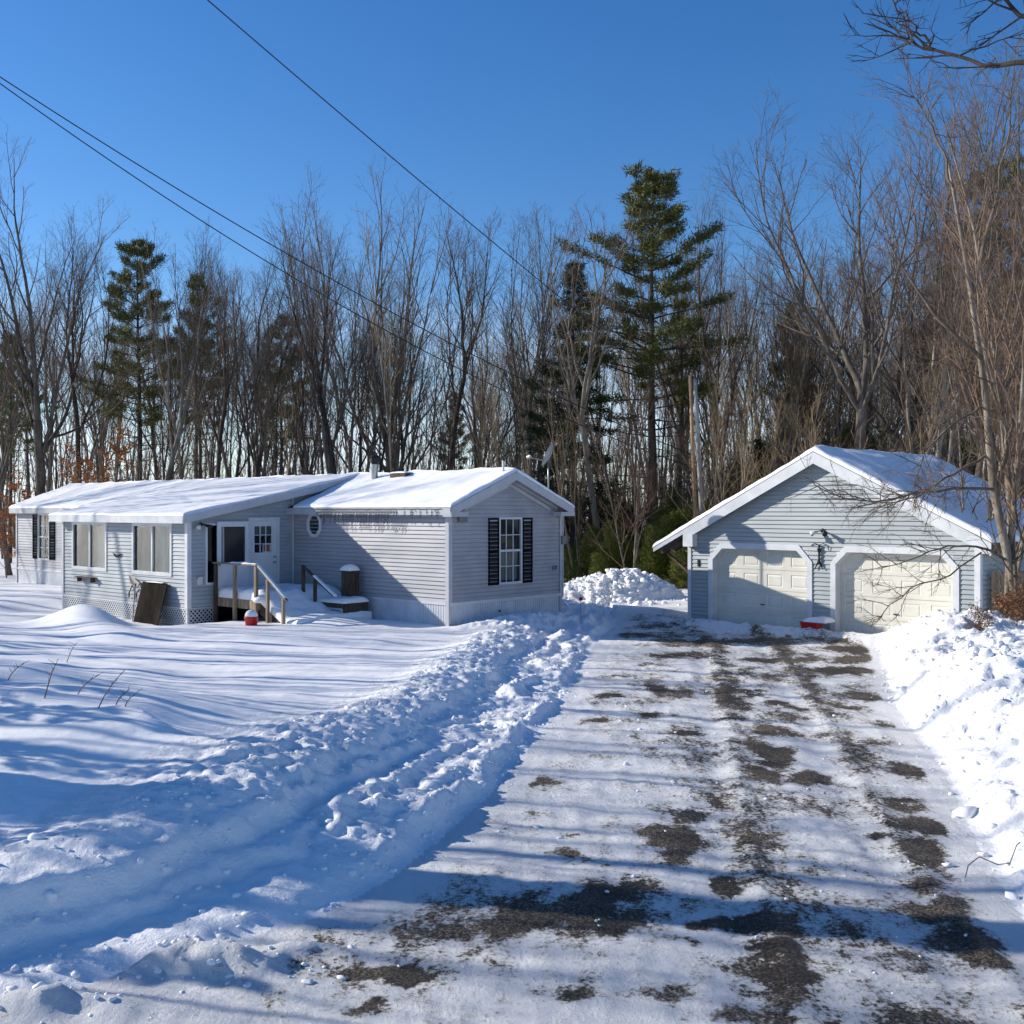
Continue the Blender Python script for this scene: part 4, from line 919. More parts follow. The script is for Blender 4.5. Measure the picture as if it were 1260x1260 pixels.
def gen_tree(seed, H, r0, fork=.35, spread=.8, nlimb=16, twigs=1.0, lean=0.0, multi=1, limb_len=.42, sides0=9, minr=.0041, wander=.1, nlead=1):
    rs = np.random.RandomState(seed); T, K = [], []
    def grow(p, d, Ln, ra, rb, seg, wan, up, sides):
        n = max(2, int(round(Ln/seg))); pts = [p]; dd = d.copy(); st = Ln/n
        for i in range(n):
            dd = norm(dd + rs.randn(3)*wan + np.array([0,0,up])); pts.append(pts[-1]+dd*st)
        t = np.linspace(0,1,n+1); return np.array(pts), ra+(rb-ra)*t**.85, dd
    def at(pts, rr, t):
        f = t*(len(pts)-1); i = min(int(f), len(pts)-2); u = f-i
        return pts[i]*(1-u)+pts[i+1]*u, norm(pts[i+1]-pts[i]), rr[i]*(1-u)+rr[i+1]*u
    def side(d, ang, az=None):
        a = np.cross(d, [0,0,1.]); 
        if np.linalg.norm(a) < .2: a = np.array([1.,0,0])
        a = norm(a); b = np.cross(d, a); az = rs.rand()*6.28 if az is None else az
        return norm(d*math.cos(ang)+(a*math.cos(az)+b*math.sin(az))*math.sin(ang))
    for mstem in range(multi):
        base = np.array([rs.randn()*.15*(multi>1), rs.randn()*.15*(multi>1), -.3])
        d0 = norm(np.array([lean+rs.randn()*.03+(rs.randn()*.14 if multi>1 else 0), rs.randn()*.05+(rs.randn()*.14 if multi>1 else 0), 1.]))
        h = H*(1 if mstem == 0 else rs.uniform(.7,.95)); rr0 = r0*(1 if mstem==0 else rs.uniform(.6,.9))
        stems = []
        if nlead <= 1:
            pts, rad, _ = grow(base, d0, h*.93, rr0, max(.012,rr0*.07), .9, .035, .02, sides0); rad = rad.copy(); rad[0] *= 1.35
            T.append((pts, rad, sides0)); stems.append((pts, rad, fork, nlimb, 1.0))
        else:
            hf = h*fork*rs.uniform(.85,1.15)
            pts, rad, dtop = grow(base, d0, hf, rr0, rr0*.72, .8, .03, .02, sides0); rad = rad.copy(); rad[0] *= 1.35
            T.append((pts, rad, sides0)); a0 = rs.rand()*6.28
            for q in range(nlead):
                k0 = -1 if q < 2 else max(1, len(pts)-1-rs.randint(1, max(2,len(pts)//3)))
                ang = (rs.uniform(.12,.30) if q < 2 else rs.uniform(.35,.6))*(.6+.7*spread)
                Lq = (h*.96-pts[k0][2])*(rs.uniform(.80,.90) if q < 2 else rs.uniform(.68,.88))/math.cos(ang*.6)
                lp, lr, _ = grow(pts[k0], side(d0, ang, a0+q*6.28/nlead+rs.randn()*.3), Lq, rad[k0]*(.78 if q < 2 else .55), .011, .7, .07, .055, 7)
                T.append((lp, lr, 7)); stems.append((lp, lr, .10, max(7,int(nlimb*2.3/nlead)), .58))
        for pts, rad, fork_, nl_, lf in stems:
          az = rs.rand()*6
          for i in range(nl_):
            t = fork_+(1-fork_)*((i+.5*rs.rand())/nl_)**.9; t = min(t,.985)
            p, d, r = at(pts, rad, t); az += 2.4+rs.randn()*.4
            rel = (1-t)/(1-fork_); ang = spread*(.45+.55*rel)*rs.uniform(.7,1.2)*(1 if lf == 1 else .85)
            Ln = h*limb_len*lf*(.30+.70*rel+(.10 if lf<1 else 0))*rs.uniform(.65,1.15)*(.75+.5*(i%3==0)); rb_ = min(r*.72, .008+Ln*.0115)
            lp, lr, _ = grow(p, side(d,ang,az), Ln, rb_, .009, .55, wander, .09, 6)
            (T if rb_ > .05 else K).append((lp, lr, 6 if rb_ > .04 else 4))
            n2 = int(np.clip(Ln*2.1,3,13)*min(1,twigs+.15))
            for j in range(n2):
                t2 = .18+.8*(j+rs.rand())/n2; t2=min(t2,.98); p2,d2,r2 = at(lp,lr,t2)
                L2 = Ln*(.5*(1-t2)+.18)*rs.uniform(.6,1.25)
                bp, br, _ = grow(p2, side(d2, rs.uniform(.4,.85)), L2, min(r2*.7,.0045+L2*.0075), minr, .42, .10, .10, 4)
                K.append((bp, br, 3))
                n3 = int(np.clip(L2*4.2,2,8)*twigs)
                for q in range(n3):
                    t3 = .15+.83*(q+rs.rand())/n3; t3=min(t3,.98); p3,d3,r3 = at(bp,br,t3); L3 = (L2*.45*(1-t3)+.28)*rs.uniform(.6,1.5)
                    tp, tr, _ = grow(p3, side(d3, rs.uniform(.45,.9)), L3, max(minr,min(r3*.6,.0055)), minr*.6, .35, .09, .08, 3)
                    K.append((tp, tr, 3))
                    for s in range(int(np.clip(L3*4,0,3)*twigs+rs.rand()*.8)):
                        p4,d4,r4 = at(tp,tr,rs.uniform(.2,.9)); L4 = L3*rs.uniform(.3,.6); e = p4+side(d4,rs.uniform(.4,.8))*L4
                        K.append((np.array([p4,e]), np.array([minr*.8,minr*.5]), 3))
    return T, K
TREES = {}
def tree_kind(key, bark_m='bark', twig_m='twig', **kw):
    T, K = gen_tree(**kw)
    v,q = tubes_np(T); mt = np_mesh('trunk_'+key, v, q, bark_m)
    v,q = tubes_np(K); mk = np_mesh('crown_'+key, v, q, twig_m)
    TREES[key] = (mt, mk, kw['H'])
tree_kind('a', seed=1, H=20, r0=.26, fork=.36, spread=.95, nlimb=24, limb_len=.42, nlead=5)
tree_kind('b', seed=2, H=20, r0=.19, fork=.36, spread=.7, nlimb=24, limb_len=.40, nlead=4, bark_m='bark')
tree_kind('c', seed=3, H=20, r0=.17, fork=.45, spread=.7, nlimb=21, limb_len=.38, nlead=3, bark_m='bark_dark')
tree_kind('d', seed=4, H=20, r0=.22, fork=.25, spread=.65, nlimb=22, limb_len=.42, multi=2, twigs=.8, nlead=4)
tree_kind('e', seed=5, H=18, r0=.15, fork=.40, spread=.6, nlimb=20, limb_len=.38, lean=.05, nlead=4, bark_m='bark_pale')
tree_kind('f', seed=6, H=20, r0=.22, fork=.38, spread=.95, nlimb=24, limb_len=.42, lean=-.10, nlead=4)
tree_kind('g', seed=7, H=12, r0=.08, fork=.3, spread=.5, nlimb=15, limb_len=.32, twig_m='twig_tan', bark_m='bark_pale', wander=.12)
tree_kind('h', seed=8, H=13, r0=.10, fork=.4, spread=.4, nlimb=14, limb_len=.3, multi=2, twigs=.8, twig_m='twig_tan')
tree_kind('i', seed=9, H=16, r0=.13, fork=.3, spread=.6, nlimb=18, limb_len=.38, multi=3, twigs=.75, twig_m='twig_red', bark_m='bark_pale')
tree_kind('j', seed=10, H=20, r0=.16, fork=.5, spread=.8, nlimb=15, limb_len=.32, bark_m='bark_dark')
tree_kind('k', seed=11, H=14, r0=.10, fork=.15, spread=.7, nlimb=24, limb_len=.40, multi=2, twig_m='twig_red')
tree_kind('l', seed=12, H=20, r0=.17, fork=.5, spread=.5, nlimb=9, limb_len=.3, twigs=.25)
tree_kind('m', seed=13, H=20, r0=.14, fork=.6, spread=.6, nlimb=8, limb_len=.25, twigs=.3)
tree_kind('s', seed=15, H=8, r0=.05, fork=.55, spread=.5, nlimb=7, limb_len=.25, twigs=.4)
tree_kind('big', seed=14, H=24, r0=.5, fork=.52, spread=.8, nlimb=16, limb_len=.26)
NTREE = 0
def tree(key, x, y, H, rz=None, label=None, group=None, cat='tree', name='bare_tree', w=1.0, z=None):
    global NTREE; NTREE += 1
    mt, mk, H0 = TREES[key]; s = H/H0
    if z is None: z = float(terrain(np.array([x]),np.array([y]))[0])-.05
    rz = random.Random(NTREE*7).uniform(0,6.28) if rz is None else rz
    e = empty(name, (x,y,z), rz, label=label, cat=cat, group=group); e.scale = (s*w,s*w,s)
    link_mesh('trunk', mt, e); link_mesh('crown', mk, e)
    return e
def T_px(key, px, top, Y, **kw):
    x = (px-630)/F_PX*Y; return tree(key, x, Y, EYE+(HOR-top)/F_PX*Y, **kw)
# --- needle trees
def gen_pine(seed, H, r0, base=.4, reach=.24, nw=22, droop=-.02, clump=(30,.22,.028), density=1.0, profile='pine', gaps=.15, dead=True):
    rs = np.random.RandomState(seed); T, B, NV, NF = [], [], [], []; nvn = 0
    zs = np.linspace(0,1,14); pts = np.stack([np.cumsum(rs.randn(14))*.03, np.cumsum(rs.randn(14))*.03, -.3+zs*(H+.3)], -1)
    T.append((pts, r0*(1-zs*.93), 9))
    def tp(z): return np.array([np.interp(z,pts[:,2],pts[:,0]), np.interp(z,pts[:,2],pts[:,1]), z])
    tips = []
    z = H*(base*.35 if dead else base); k = 0
    while z < H*.99:
        t = (z/H-base)/(1-base); live = t > 0
        if profile == 'pine': prof = (1-max(t,0))**.6*(.6+.4*min(1,max(t,0)*4))*rs.uniform(.7,1.25) if live else .5
        else: prof = (1-max(t,0))**.95+.05 if live else .35
        n = rs.randint(4,7); a0 = rs.rand()*6.28
        for i in range(n):
            if live and rs.rand() < gaps: continue
            if not live and rs.rand() < .45: continue
            az = a0+i*6.28/n+rs.randn()*.25; Ln = H*reach*prof*rs.uniform(.45,1.25)
            el = (.15+.5*max(t,0)) if profile=='pine' else (-.15+.35*max(t,0)); m = 5
            q = [tp(z)]; d = np.array([math.cos(az)*math.cos(el), math.sin(az)*math.cos(el), math.sin(el)])
            for s in range(m): d = norm(d+rs.randn(3)*.06+np.array([0,0,droop if s < 3 else .05])); q.append(q[-1]+d*Ln/m)
            q = np.array(q); rb = .012+Ln*.010; B.append((q, np.linspace(rb,.006,m+1), 4))
            # laterals
            nl = int(Ln*(3.2 if live else 2.0))+2
            for j in range(nl):
                tt = rs.uniform(.38,1); f = tt*m; ii = min(int(f),m-1); p = q[ii]+(q[ii+1]-q[ii])*(f-ii); dd = norm(q[ii+1]-q[ii])
                sgn = 1 if j%2 else -1; sd = norm(np.cross(dd,[0,0,1])); l = Ln*.34*(1.15-tt*.8)*rs.uniform(.6,1.2)+.15
                e = p+norm(dd*.75+sd*sgn*.75+np.array([0,0,rs.uniform(-.05,.25)]))*l
                B.append((np.array([p,e]), np.array([.008,.004]), 3))
                if live: tips.append((p,e))
            if live: tips.append((q[3],q[5])); tips.append((q[4],q[5]))
        z += H/ (nw*1.6) * rs.uniform(.7,1.3)
    nb, bl, bw = clump
    P = np.array([a for a,b in tips]); E = np.array([b for a,b in tips]); n = len(P); mB = int(nb*density)
    t = rs.rand(n,mB,1)**.7; base_ = P[:,None]*(1-t)+E[:,None]*t + rs.randn(n,mB,3)*.11
    ax = (E-P)/(np.linalg.norm(E-P,axis=-1,keepdims=True)+1e-9)
    d = rs.randn(n,mB,3)*.75+ax[:,None]*.6+np.array([0,0,.25]); d /= np.linalg.norm(d,axis=-1,keepdims=True)
    l = bl*rs.uniform(.6,1.3,(n,mB,1)); sd = np.cross(d, rs.randn(n,mB,3)); sd /= np.linalg.norm(sd,axis=-1,keepdims=True)+1e-9
    v0 = base_-sd*bw; v1 = base_+sd*bw; v2 = base_+d*l
    NVv = np.stack([v0,v1,v2],2).reshape(-1,3); F = np.arange(len(NVv)).reshape(-1,3)
    return T, B, NVv, F
PINES = {}
def pine_kind(key, mat, **kw):
    T,B,NV_,F = gen_pine(**kw)
    v,q = tubes_np(T+B); PINES[key] = (np_mesh('trunk_'+key, v, q, 'bark_dark'), np_mesh('foliage_'+key, NV_, [F], mat, smooth=False), kw['H'])
pine_kind('white', 'needle', seed=21, H=20, r0=.27, base=.40, reach=.25, nw=26, clump=(30,.30,.028), gaps=.25)
pine_kind('white2', 'needle', seed=22, H=18, r0=.2, base=.48, reach=.19, nw=24, clump=(24,.28,.028), gaps=.32)
pine_kind('hemlock', 'needle_dark', seed=23, H=17, r0=.2, base=.08, reach=.19, nw=30, droop=-.05, clump=(26,.2,.03), profile='hem', gaps=.38, dead=False)
pine_kind('young', 'needle_yel', seed=24, H=3.2, r0=.035, base=.04, reach=.26, nw=11, clump=(26,.13,.012), profile='hem', gaps=.1, dead=False)
def pine(key, x, y, H, label=None, group=None, name='pine_tree', cat='pine tree', w=1.0, rz=None):
    global NTREE; NTREE += 1
    mt, mk, H0 = PINES[key]; s = H/H0; z = float(terrain(np.array([x]),np.array([y]))[0])-.05
    e = empty(name, (x,y,z), random.Random(NTREE).uniform(0,6.28) if rz is None else rz, label=label, cat=cat, group=group); e.scale = (s*w,s*w,s)
    link_mesh('trunk', mt, e); link_mesh('foliage', mk, e); return e
def P_px(key, px, top, Y, **kw): x = (px-630)/F_PX*Y; return pine(key, x, Y, EYE+(HOR-top)/F_PX*Y, **kw)

# --- the trees one can point to
T_px('a', 47, 150, 52, w=.95, label='large wide crowned bare tree with a thick dark trunk at the far left edge')
T_px('c', 100, 265, 55, label='slim bare tree between the far left big tree and the left pine')
T_px('b', 12, 300, 50, label='bare tree cut by the left picture edge behind the house end')
T_px('e', 185, 250, 50, label='pale stemmed bare tree just in front of the broad left pine')
T_px('c', 262, 285, 53, label='forked bare tree in front of the narrow pine behind the addition roof')
T_px('b', 300, 255, 58, label='bare tree behind the middle of the long roof')
T_px('b', 418, 172, 53, w=.85, label='tall upright bare tree directly behind the stove pipe on its left')
T_px('d', 480, 165, 55, w=1.0, label='tallest dense bare twin stemmed tree behind the stove pipe on its right')
T_px('c', 545, 215, 60, label='tall slender bare tree right of the dense twin stemmed one')
T_px('b', 590, 300, 58, label='bare tree behind the peak of the house roof on its left')
T_px('e', 655, 240, 62, label='fine twigged bare tree behind the satellite dish on its left')
T_px('e', 738, 228, 47, w=1.2, label='pale trunked bare tree with ascending limbs right of the dark hemlock')
T_px('f', 838, 205, 52, w=.8, label='leaning dark bare tree just right of the tall white pine')
T_px('b', 878, 195, 56, w=.8, label='bare tree behind the two bare poles')
T_px('f', 1062, 75, 42, w=1.15, rz=.2, label='large bare tree with limbs arching left high over the garage')
T_px('a', 1105, 95, 46, w=.9, label='bare tree with many upright limbs behind the right half of the garage roof')
T_px('d', 985, 250, 55, w=.8, label='bare tree behind the peak of the garage')
T_px('i', 1150, 60, 40, w=.9, label='reddish twigged bare tree clump behind the right end of the garage roof')
T_px('b', 1185, 30, 38, w=1.0, label='very tall bare tree near the upper right corner behind the garage')
T_px('f', 1240, 40, 36, w=1.0, rz=2.2, label='bare tree leaning at the right picture edge behind the fence')
T_px('d', 1210, 150, 44, w=.9, label='twin stemmed bare tree standing behind the right slope of the garage')
P_px('white', 803, 216, 50, w=1.1, label='tall white pine with layered boughs between the house and the garage')
P_px('hemlock', 706, 318, 49, w=1.25, name='hemlock_tree', cat='hemlock', label='dark hemlock behind the satellite dish')
P_px('white', 172, 300, 62, w=.85, label='broad pine behind the left part of the long roof')
P_px('white2', 247, 338, 60, w=.75, label='narrow pine behind the addition roof')
P_px('white2', 345, 385, 70, w=.9, label='short distant pine seen through bare trunks left of the stove pipe')
P_px('white2', 12, 410, 60, w=.9, label='pine at the far left edge behind the big bare tree')
P_px('white', 1225, 205, 48, w=1.0, label='pine at the right edge seen through bare branches')
P_px('white2', 972, 372, 62, w=.6, label='slim pale green pine above the garage peak')
P_px('hemlock', 1000, 470, 60, w=1.2, name='hemlock_tree', cat='hemlock', label='low hemlock right behind the garage roof peak')
P_px('white2', 560, 480, 66, w=.7, label='low pine far back in the woods above the house ridge')
# --- leaning multi-stem trees in front of the fence
def T_at(key, x, y, H, **kw): return tree(key, x, y, H, **kw)
T_px('i', 1236, 95, 22.3, w=1.0, rz=.9, label='near multi stemmed tree rising beside the right corner of the garage')
T_px('k', 1258, 330, 21.0, w=1.2, rz=2.9, label='near reddish twigged clump in front of the fence at the right edge')
T_px('i', 1212, 250, 26.0, w=.9, rz=3.6, label='slender clump rising between the garage corner and the fence')
# --- the woods: individuals
rn = random.Random(11); spots = []
def free(x, y, d):
    return all((x-a)**2+(y-b)**2 > d*d for a,b in spots)
GRPW = 'bare trees of the woods behind the buildings'
cnt = 0; tries = 0
while cnt < 138 and tries < 9000:
    tries += 1
    y = 42+ (rn.random()**1.15)*52; px = rn.uniform(-30, 1290); x = (px-630)/F_PX*y
    u, v = house_local(x, y); a, b = garage_local(x, y)
    if v < 9 and u < 6: continue
    if -3 < a < 12 and b < 11: continue
    if 655 < px < 870 and y < 56: continue
    if not free(x,y,2.0): continue
    spots.append((x,y)); right = px > 860
    mid = 560 < px < 780
    top = rn.gauss(355,45) if not right else rn.gauss(330,60)
    if px < 250: top = rn.gauss(335,45)
    if mid: top = rn.gauss(385,45)
    top = max(top, 235); h = EYE+(HOR-top)/F_PX*y; h = max(8, min(h, 24))
    if px < 640: h *= rn.uniform(.82,1.08)
    key = rn.choice('bccjjebgh' if not right else 'bcjgheik')
    tree(key, x, y, h, w=rn.uniform(.75,1.05), label='bare tree among the crowded trunks of the woods behind the buildings', group=GRPW)
    cnt += 1
# young saplings
GRPS = 'thin saplings at the edge of the woods'; cnt = 0; tries = 0
while cnt < 55 and tries < 5000:
    tries += 1
    y = rn.uniform(38,60); px = rn.choice([rn.uniform(0,300), rn.uniform(600,880), rn.uniform(880,1260), rn.uniform(880,1260)]); x = (px-630)/F_PX*y
    u, v = house_local(x, y); a, b = garage_local(x, y)
    if (v < 7 and u < 5) or (-3 < a < 12 and b < 9): continue
    if not free(x,y,1.0): continue
    spots.append((x,y)); tree(rn.choice('gghk'), x, y, rn.uniform(4.5,10), w=rn.uniform(.8,1.1), name='sapling', cat='sapling', label='thin bare sapling at the edge of the woods behind the buildings', group=GRPS); cnt += 1
# --- trees left of the picture whose shadows stripe the yard
GRPL = 'bare trees left of the yard'
LEFTT = []
cnt = 0; tries = 0
while cnt < 74 and tries < 6000:
    tries += 1
    y = rn.uniform(13, 46); xm = -.485*y-6
    x = xm - rn.random()**.8*26
    u, v = house_local(x,y)
    if u > -32 and v > -5: continue
    if not free(x,y,1.6): continue
    spots.append((x,y)); tree(rn.choice('lmlmj'), x, y, rn.uniform(12,20), w=rn.uniform(.8,1), label='bare tree standing left of the yard', group=GRPL); cnt += 1
cnt = 0
while cnt < 26:
    y = rn.uniform(8.5,27); x = -.485*y-2.6-rn.random()*5
    if not free(x,y,.8): continue
    spots.append((x,y)); tree('s', x, y, rn.uniform(5,8.5), w=.9, name='sapling', cat='sapling', label='slim bare sapling standing left of the yard', group='slim saplings left of the yard'); cnt += 1
cnt = 0
while cnt < 26:
    y = rn.uniform(33,56); x = rn.uniform(-56,-.485*y-4)
    u, v = house_local(x,y)
    if u > -31 or not free(x,y,1.4): continue
    spots.append((x,y)); tree(rn.choice('lmj'), x, y, rn.uniform(13,20), w=.9, label='bare tree standing left of the yard', group=GRPL); cnt += 1
tree('big', -9.6, 11.25, 24, label='huge old bare tree standing left of the road')
for (x,y,h,k) in LEFT_EVERGREENS: pine(k, x, y, h, w=1.1, label='dense evergreen standing left of the yard beside the road', group='evergreens left of the yard')
# --- beech saplings with orange leaves on the left
def leaf_cloud(seed, n, pts, size, mat, name):
    rs = np.random.RandomState(seed); c = pts[rs.randint(len(pts), size=n)] + rs.randn(n,3)*.06
    d = rs.randn(n,3); d[:,2] = d[:,2]*.5-.2; d /= np.linalg.norm(d,axis=1,keepdims=True); s = np.cross(d, rs.randn(n,3)); s /= np.linalg.norm(s,axis=1,keepdims=True)
    L_ = size*rs.uniform(.6,1.3,(n,1)); V4 = np.stack([c, c+d*L_*.5+s*L_*.28, c+d*L_, c+d*L_*.5-s*L_*.28],1).reshape(-1,3)
    return np_mesh(name, V4, [np.arange(n*4).reshape(-1,4)], mat, smooth=False)
T_, K_ = gen_tree(seed=31, H=7, r0=.05, fork=.15, spread=.9, nlimb=16, limb_len=.38, twigs=.8)
kp = np.concatenate([p[-2:] for p,_,_ in K_ ]); kp = kp[kp[:,2] > .8]
v,q = tubes_np(T_+K_); beech_w = np_mesh('trunk_beech', v, q, 'bark_pale'); beech_l = leaf_cloud(5, 2600, kp, .14, 'beech', 'leaves_beech')
for i,(px,Y,h,lab) in enumerate(((100,50,6.2,'orange leaved beech sapling behind the far left roof'),(62,47,3.6,'low orange leaved beech sapling just above the far left roof edge'),(135,56,7.5,'taller orange leaved beech sapling left of the broad pine'),(8,48,3.5,'small beech with orange leaves beside the far left house corner'),(30,52,5.0,'beech sapling with sparse orange leaves behind the big left tree'))):
    x = (px-630)/F_PX*Y; e = empty('beech_sapling',(x,Y,0),i*1.3,label=lab,cat='beech sapling'); e.scale=(h/7,)*3
    link_mesh('trunk', beech_w, e); link_mesh('leaves', beech_l, e)
# --- small evergreens at the edge of the woods
ev = [(728,44,2.6),(748,42.5,2.1),(765,45,2.4),(712,46,2.0),(830,43,3.0),(845,41.5,2.2),(815,45,3.2),(790,47,2.0),(858,44,3.4),(700,43,1.6),(835,47,4.0),(776,50,3.4),(742,52,3.8)]
for px,Y,h in ev+[(736,41.5,1.6),(756,43.5,2.6),(772,42.8,1.8),(806,41.8,2.4),(824,42.6,2.8),(850,43.5,3.2),(838,40.8,2.0)]:
    pine('young', (px-630)/F_PX*Y, Y, h, w=1.15, name='young_evergreen', cat='young evergreen', label='young yellow green evergreen at the edge of the woods between house and garage', group='young evergreens between house and garage')
for i in range(16):
    px = rn.uniform(880,1240); Y = rn.uniform(46,62); pine('young' if i%2 else 'hemlock', (px-630)/F_PX*Y, Y, rn.uniform(4,8), w=1.1, name='young_evergreen', cat='young evergreen', label='young evergreen in the brush behind the garage', group='young evergreens behind the garage')
# --- far woods and brush, one mass
def mass(name, n, region, hfun, seed, mat, label, kind_src, xs=1.0):
    rs = np.random.RandomState(seed); Vs = []; Qs = []; off = 0
    for i in range(n):
        V0, Q0 = kind_src[rs.randint(len(kind_src))]
        px, y = region(rs); x = (px-630)/F_PX*y
        u, v = house_local(x, y); a, b = garage_local(x, y)
        if (v < 8 and u < 5) or (-2.5 < a < 12 and b < 9): continue
        A = rs.rand()*6.28; c, s = math.cos(A), math.sin(A); h = hfun(rs, px, y); w = h*rs.uniform(.7,1.2)*xs
        if 690 < px < 875 and y < 49: continue
        if name == 'undergrowth' and px < 640 and rs.rand() < .5: continue
        z = float(terrain(np.array([x]),np.array([y]))[0])
        P = np.stack([(V0[:,0]*c-V0[:,1]*s)*w+x, (V0[:,0]*s+V0[:,1]*c)*w+y, V0[:,2]*h+z-.1], -1)
        Vs.append(P); Qs.append(Q0+off); off += len(P)
    return link_mesh(name, np_mesh(name, np.concatenate(Vs), [np.concatenate(Qs)], mat), label=label, kind='stuff')
def unit_src(**kw):
    T_, K_ = gen_tree(**kw); v, q = tubes_np([(p,r,3) for p,r,_ in T_+K_]); return (v/kw['H'], q[0])
srcA = [unit_src(seed=40+i, H=10, r0=.07, fork=.12, spread=.5, nlimb=14, limb_len=.3, twigs=.35, sides0=4, minr=.009) for i in range(4)]
srcB = [unit_src(seed=50+i, H=4, r0=.03, fork=.05, spread=.8, nlimb=12, limb_len=.5, twigs=.5, multi=3, sides0=4, minr=.006) for i in range(4)]
srcC = [unit_src(seed=60+i, H=14, r0=.10, fork=.4, spread=.45, nlimb=9, limb_len=.25, twigs=.3, sides0=4, minr=.012) for i in range(4)]
mass('far_woods', 800, lambda rs: (rs.uniform(-60,1320), rs.uniform(75,150)), lambda rs,px,y: rs.uniform(9,17)*(1.0 if px<870 else 1.15), 1, 'bark', 'distant wood of bare trunks behind the nearer trees', srcC)
mass('undergrowth', 760, lambda rs: (rs.uniform(-40,1300), rs.uniform(44,80)), lambda rs,px,y: rs.uniform(3.5,9), 2, 'twig', 'brown thicket of saplings filling the woods', srcA)
mass('brush', 330, lambda rs: (rs.uniform(690,1300), rs.uniform(39,62)), lambda rs,px,y: rs.uniform(2,5.5)*(1.0 if px<880 else 1.25), 3, 'twig_tan', 'tangled tan brush behind the garage and between the buildings', srcB)
mass('brush', 130, lambda rs: (rs.uniform(-40,330), rs.uniform(48,62)), lambda rs,px,y: rs.uniform(2,4.5), 4, 'twig', 'brown brush along the woods behind the long roof', srcB)
# --- near branches reaching in from the right
def limb(name, pts, r0, label, seed, mat='twig', n2=18, l2=.9, cat='branch', n3=5, up=.0):
    rs = np.random.RandomState(seed); P = np.array(pts, float)
    t = np.linspace(0,1,len(P)); tt = np.linspace(0,1,14); Q = np.stack([np.interp(tt,t,P[:,k]) for k in range(3)],-1)+rs.randn(14,3)*.02*np.array([[1,1,1]])
    Bz = [(Q, np.linspace(r0,.006,14), 6)]
    for j in range(n2):
        f = rs.uniform(.12,1)*12.9; i = int(f); p = Q[i]+(Q[i+1]-Q[i])*(f-i); d = norm(Q[i+1]-Q[i])
        l = l2*rs.uniform(.5,1.2)*(1.1-.5*f/13); dd = norm(d*.9+rs.randn(3)*.55+np.array([0,0,up])); q = [p]
        for s in range(5): dd = norm(dd+rs.randn(3)*.13); q.append(q[-1]+dd*l/5)
        q = np.array(q); Bz.append((q, np.linspace(min(.010,r0*.5),.003,6), 4))
        for s in range(n3):
            f2 = rs.uniform(.2,1)*4.9; i2 = int(f2); p2 = q[i2]+(q[i2+1]-q[i2])*(f2-i2); d2 = norm(norm(q[i2+1]-q[i2])+rs.randn(3)*.5); e = [p2]
            for g in range(3): d2 = norm(d2+rs.randn(3)*.12); e.append(e[-1]+d2*l*.45/3)
            Bz.append((np.array(e), np.array([.0045,.004,.003,.002]), 3))
            for w_ in range(2): k_ = rs.randint(1,3); Bz.append((np.array([e[k_], e[k_]+norm(d2+rs.randn(3)*.6)*l*.2]), np.array([.003,.0018]), 3))
    v, q = tubes_np(Bz); return v, q
def px3(px, py, Y): return ((px-630)/F_PX*Y, Y, EYE+(HOR-py)/F_PX*Y)
fb = empty('bare_tree', (5.8,7.2,-.2), 0, label='dark foreground tree right of the driveway whose branch hangs into the upper right corner', cat='tree')
def rel(pts, o): return [tuple(np.array(p)-np.array(o)) for p in pts]
O_ = (5.8,7.2,-.2)
tk = MB().tube([(0,0,-.3),(.03,.02,1.5),(-.02,.05,3.2),(.05,.02,5.0),(.02,.1,7.5),(.1,.0,9.5)],[.16,.12,.11,.10,.08,.05],10); tk.build('trunk','bark_dark',fb,smooth=True)
Bv = []; off = 0; VV=[]; QQ=[]
for (pts,s,n2) in ((rel([(5.85,7.2,7.2),px3(1268,82,9.2),px3(1200,76,9.6),px3(1140,60,10),px3(1105,45,10.2)],O_),1,14),
                (rel([(5.85,7.2,7.6),px3(1270,30,8.6),px3(1235,-5,8.8),px3(1180,-30,9)],O_),2,10),
                (rel([px3(1155,64,9.9),px3(1130,40,10),px3(1115,15,10.1),px3(1096,2,10.2)],O_),3,5)):
    v,q = limb('b',pts,.03 if s<3 else .012,'',seed=s,n2=n2,l2=.8,n3=4); VV.append(v); QQ.append(q[0]+off); off += len(v)
link_mesh('crown', np_mesh('crown_near', np.concatenate(VV), [np.concatenate(QQ)], 'bark_dark'), fb)
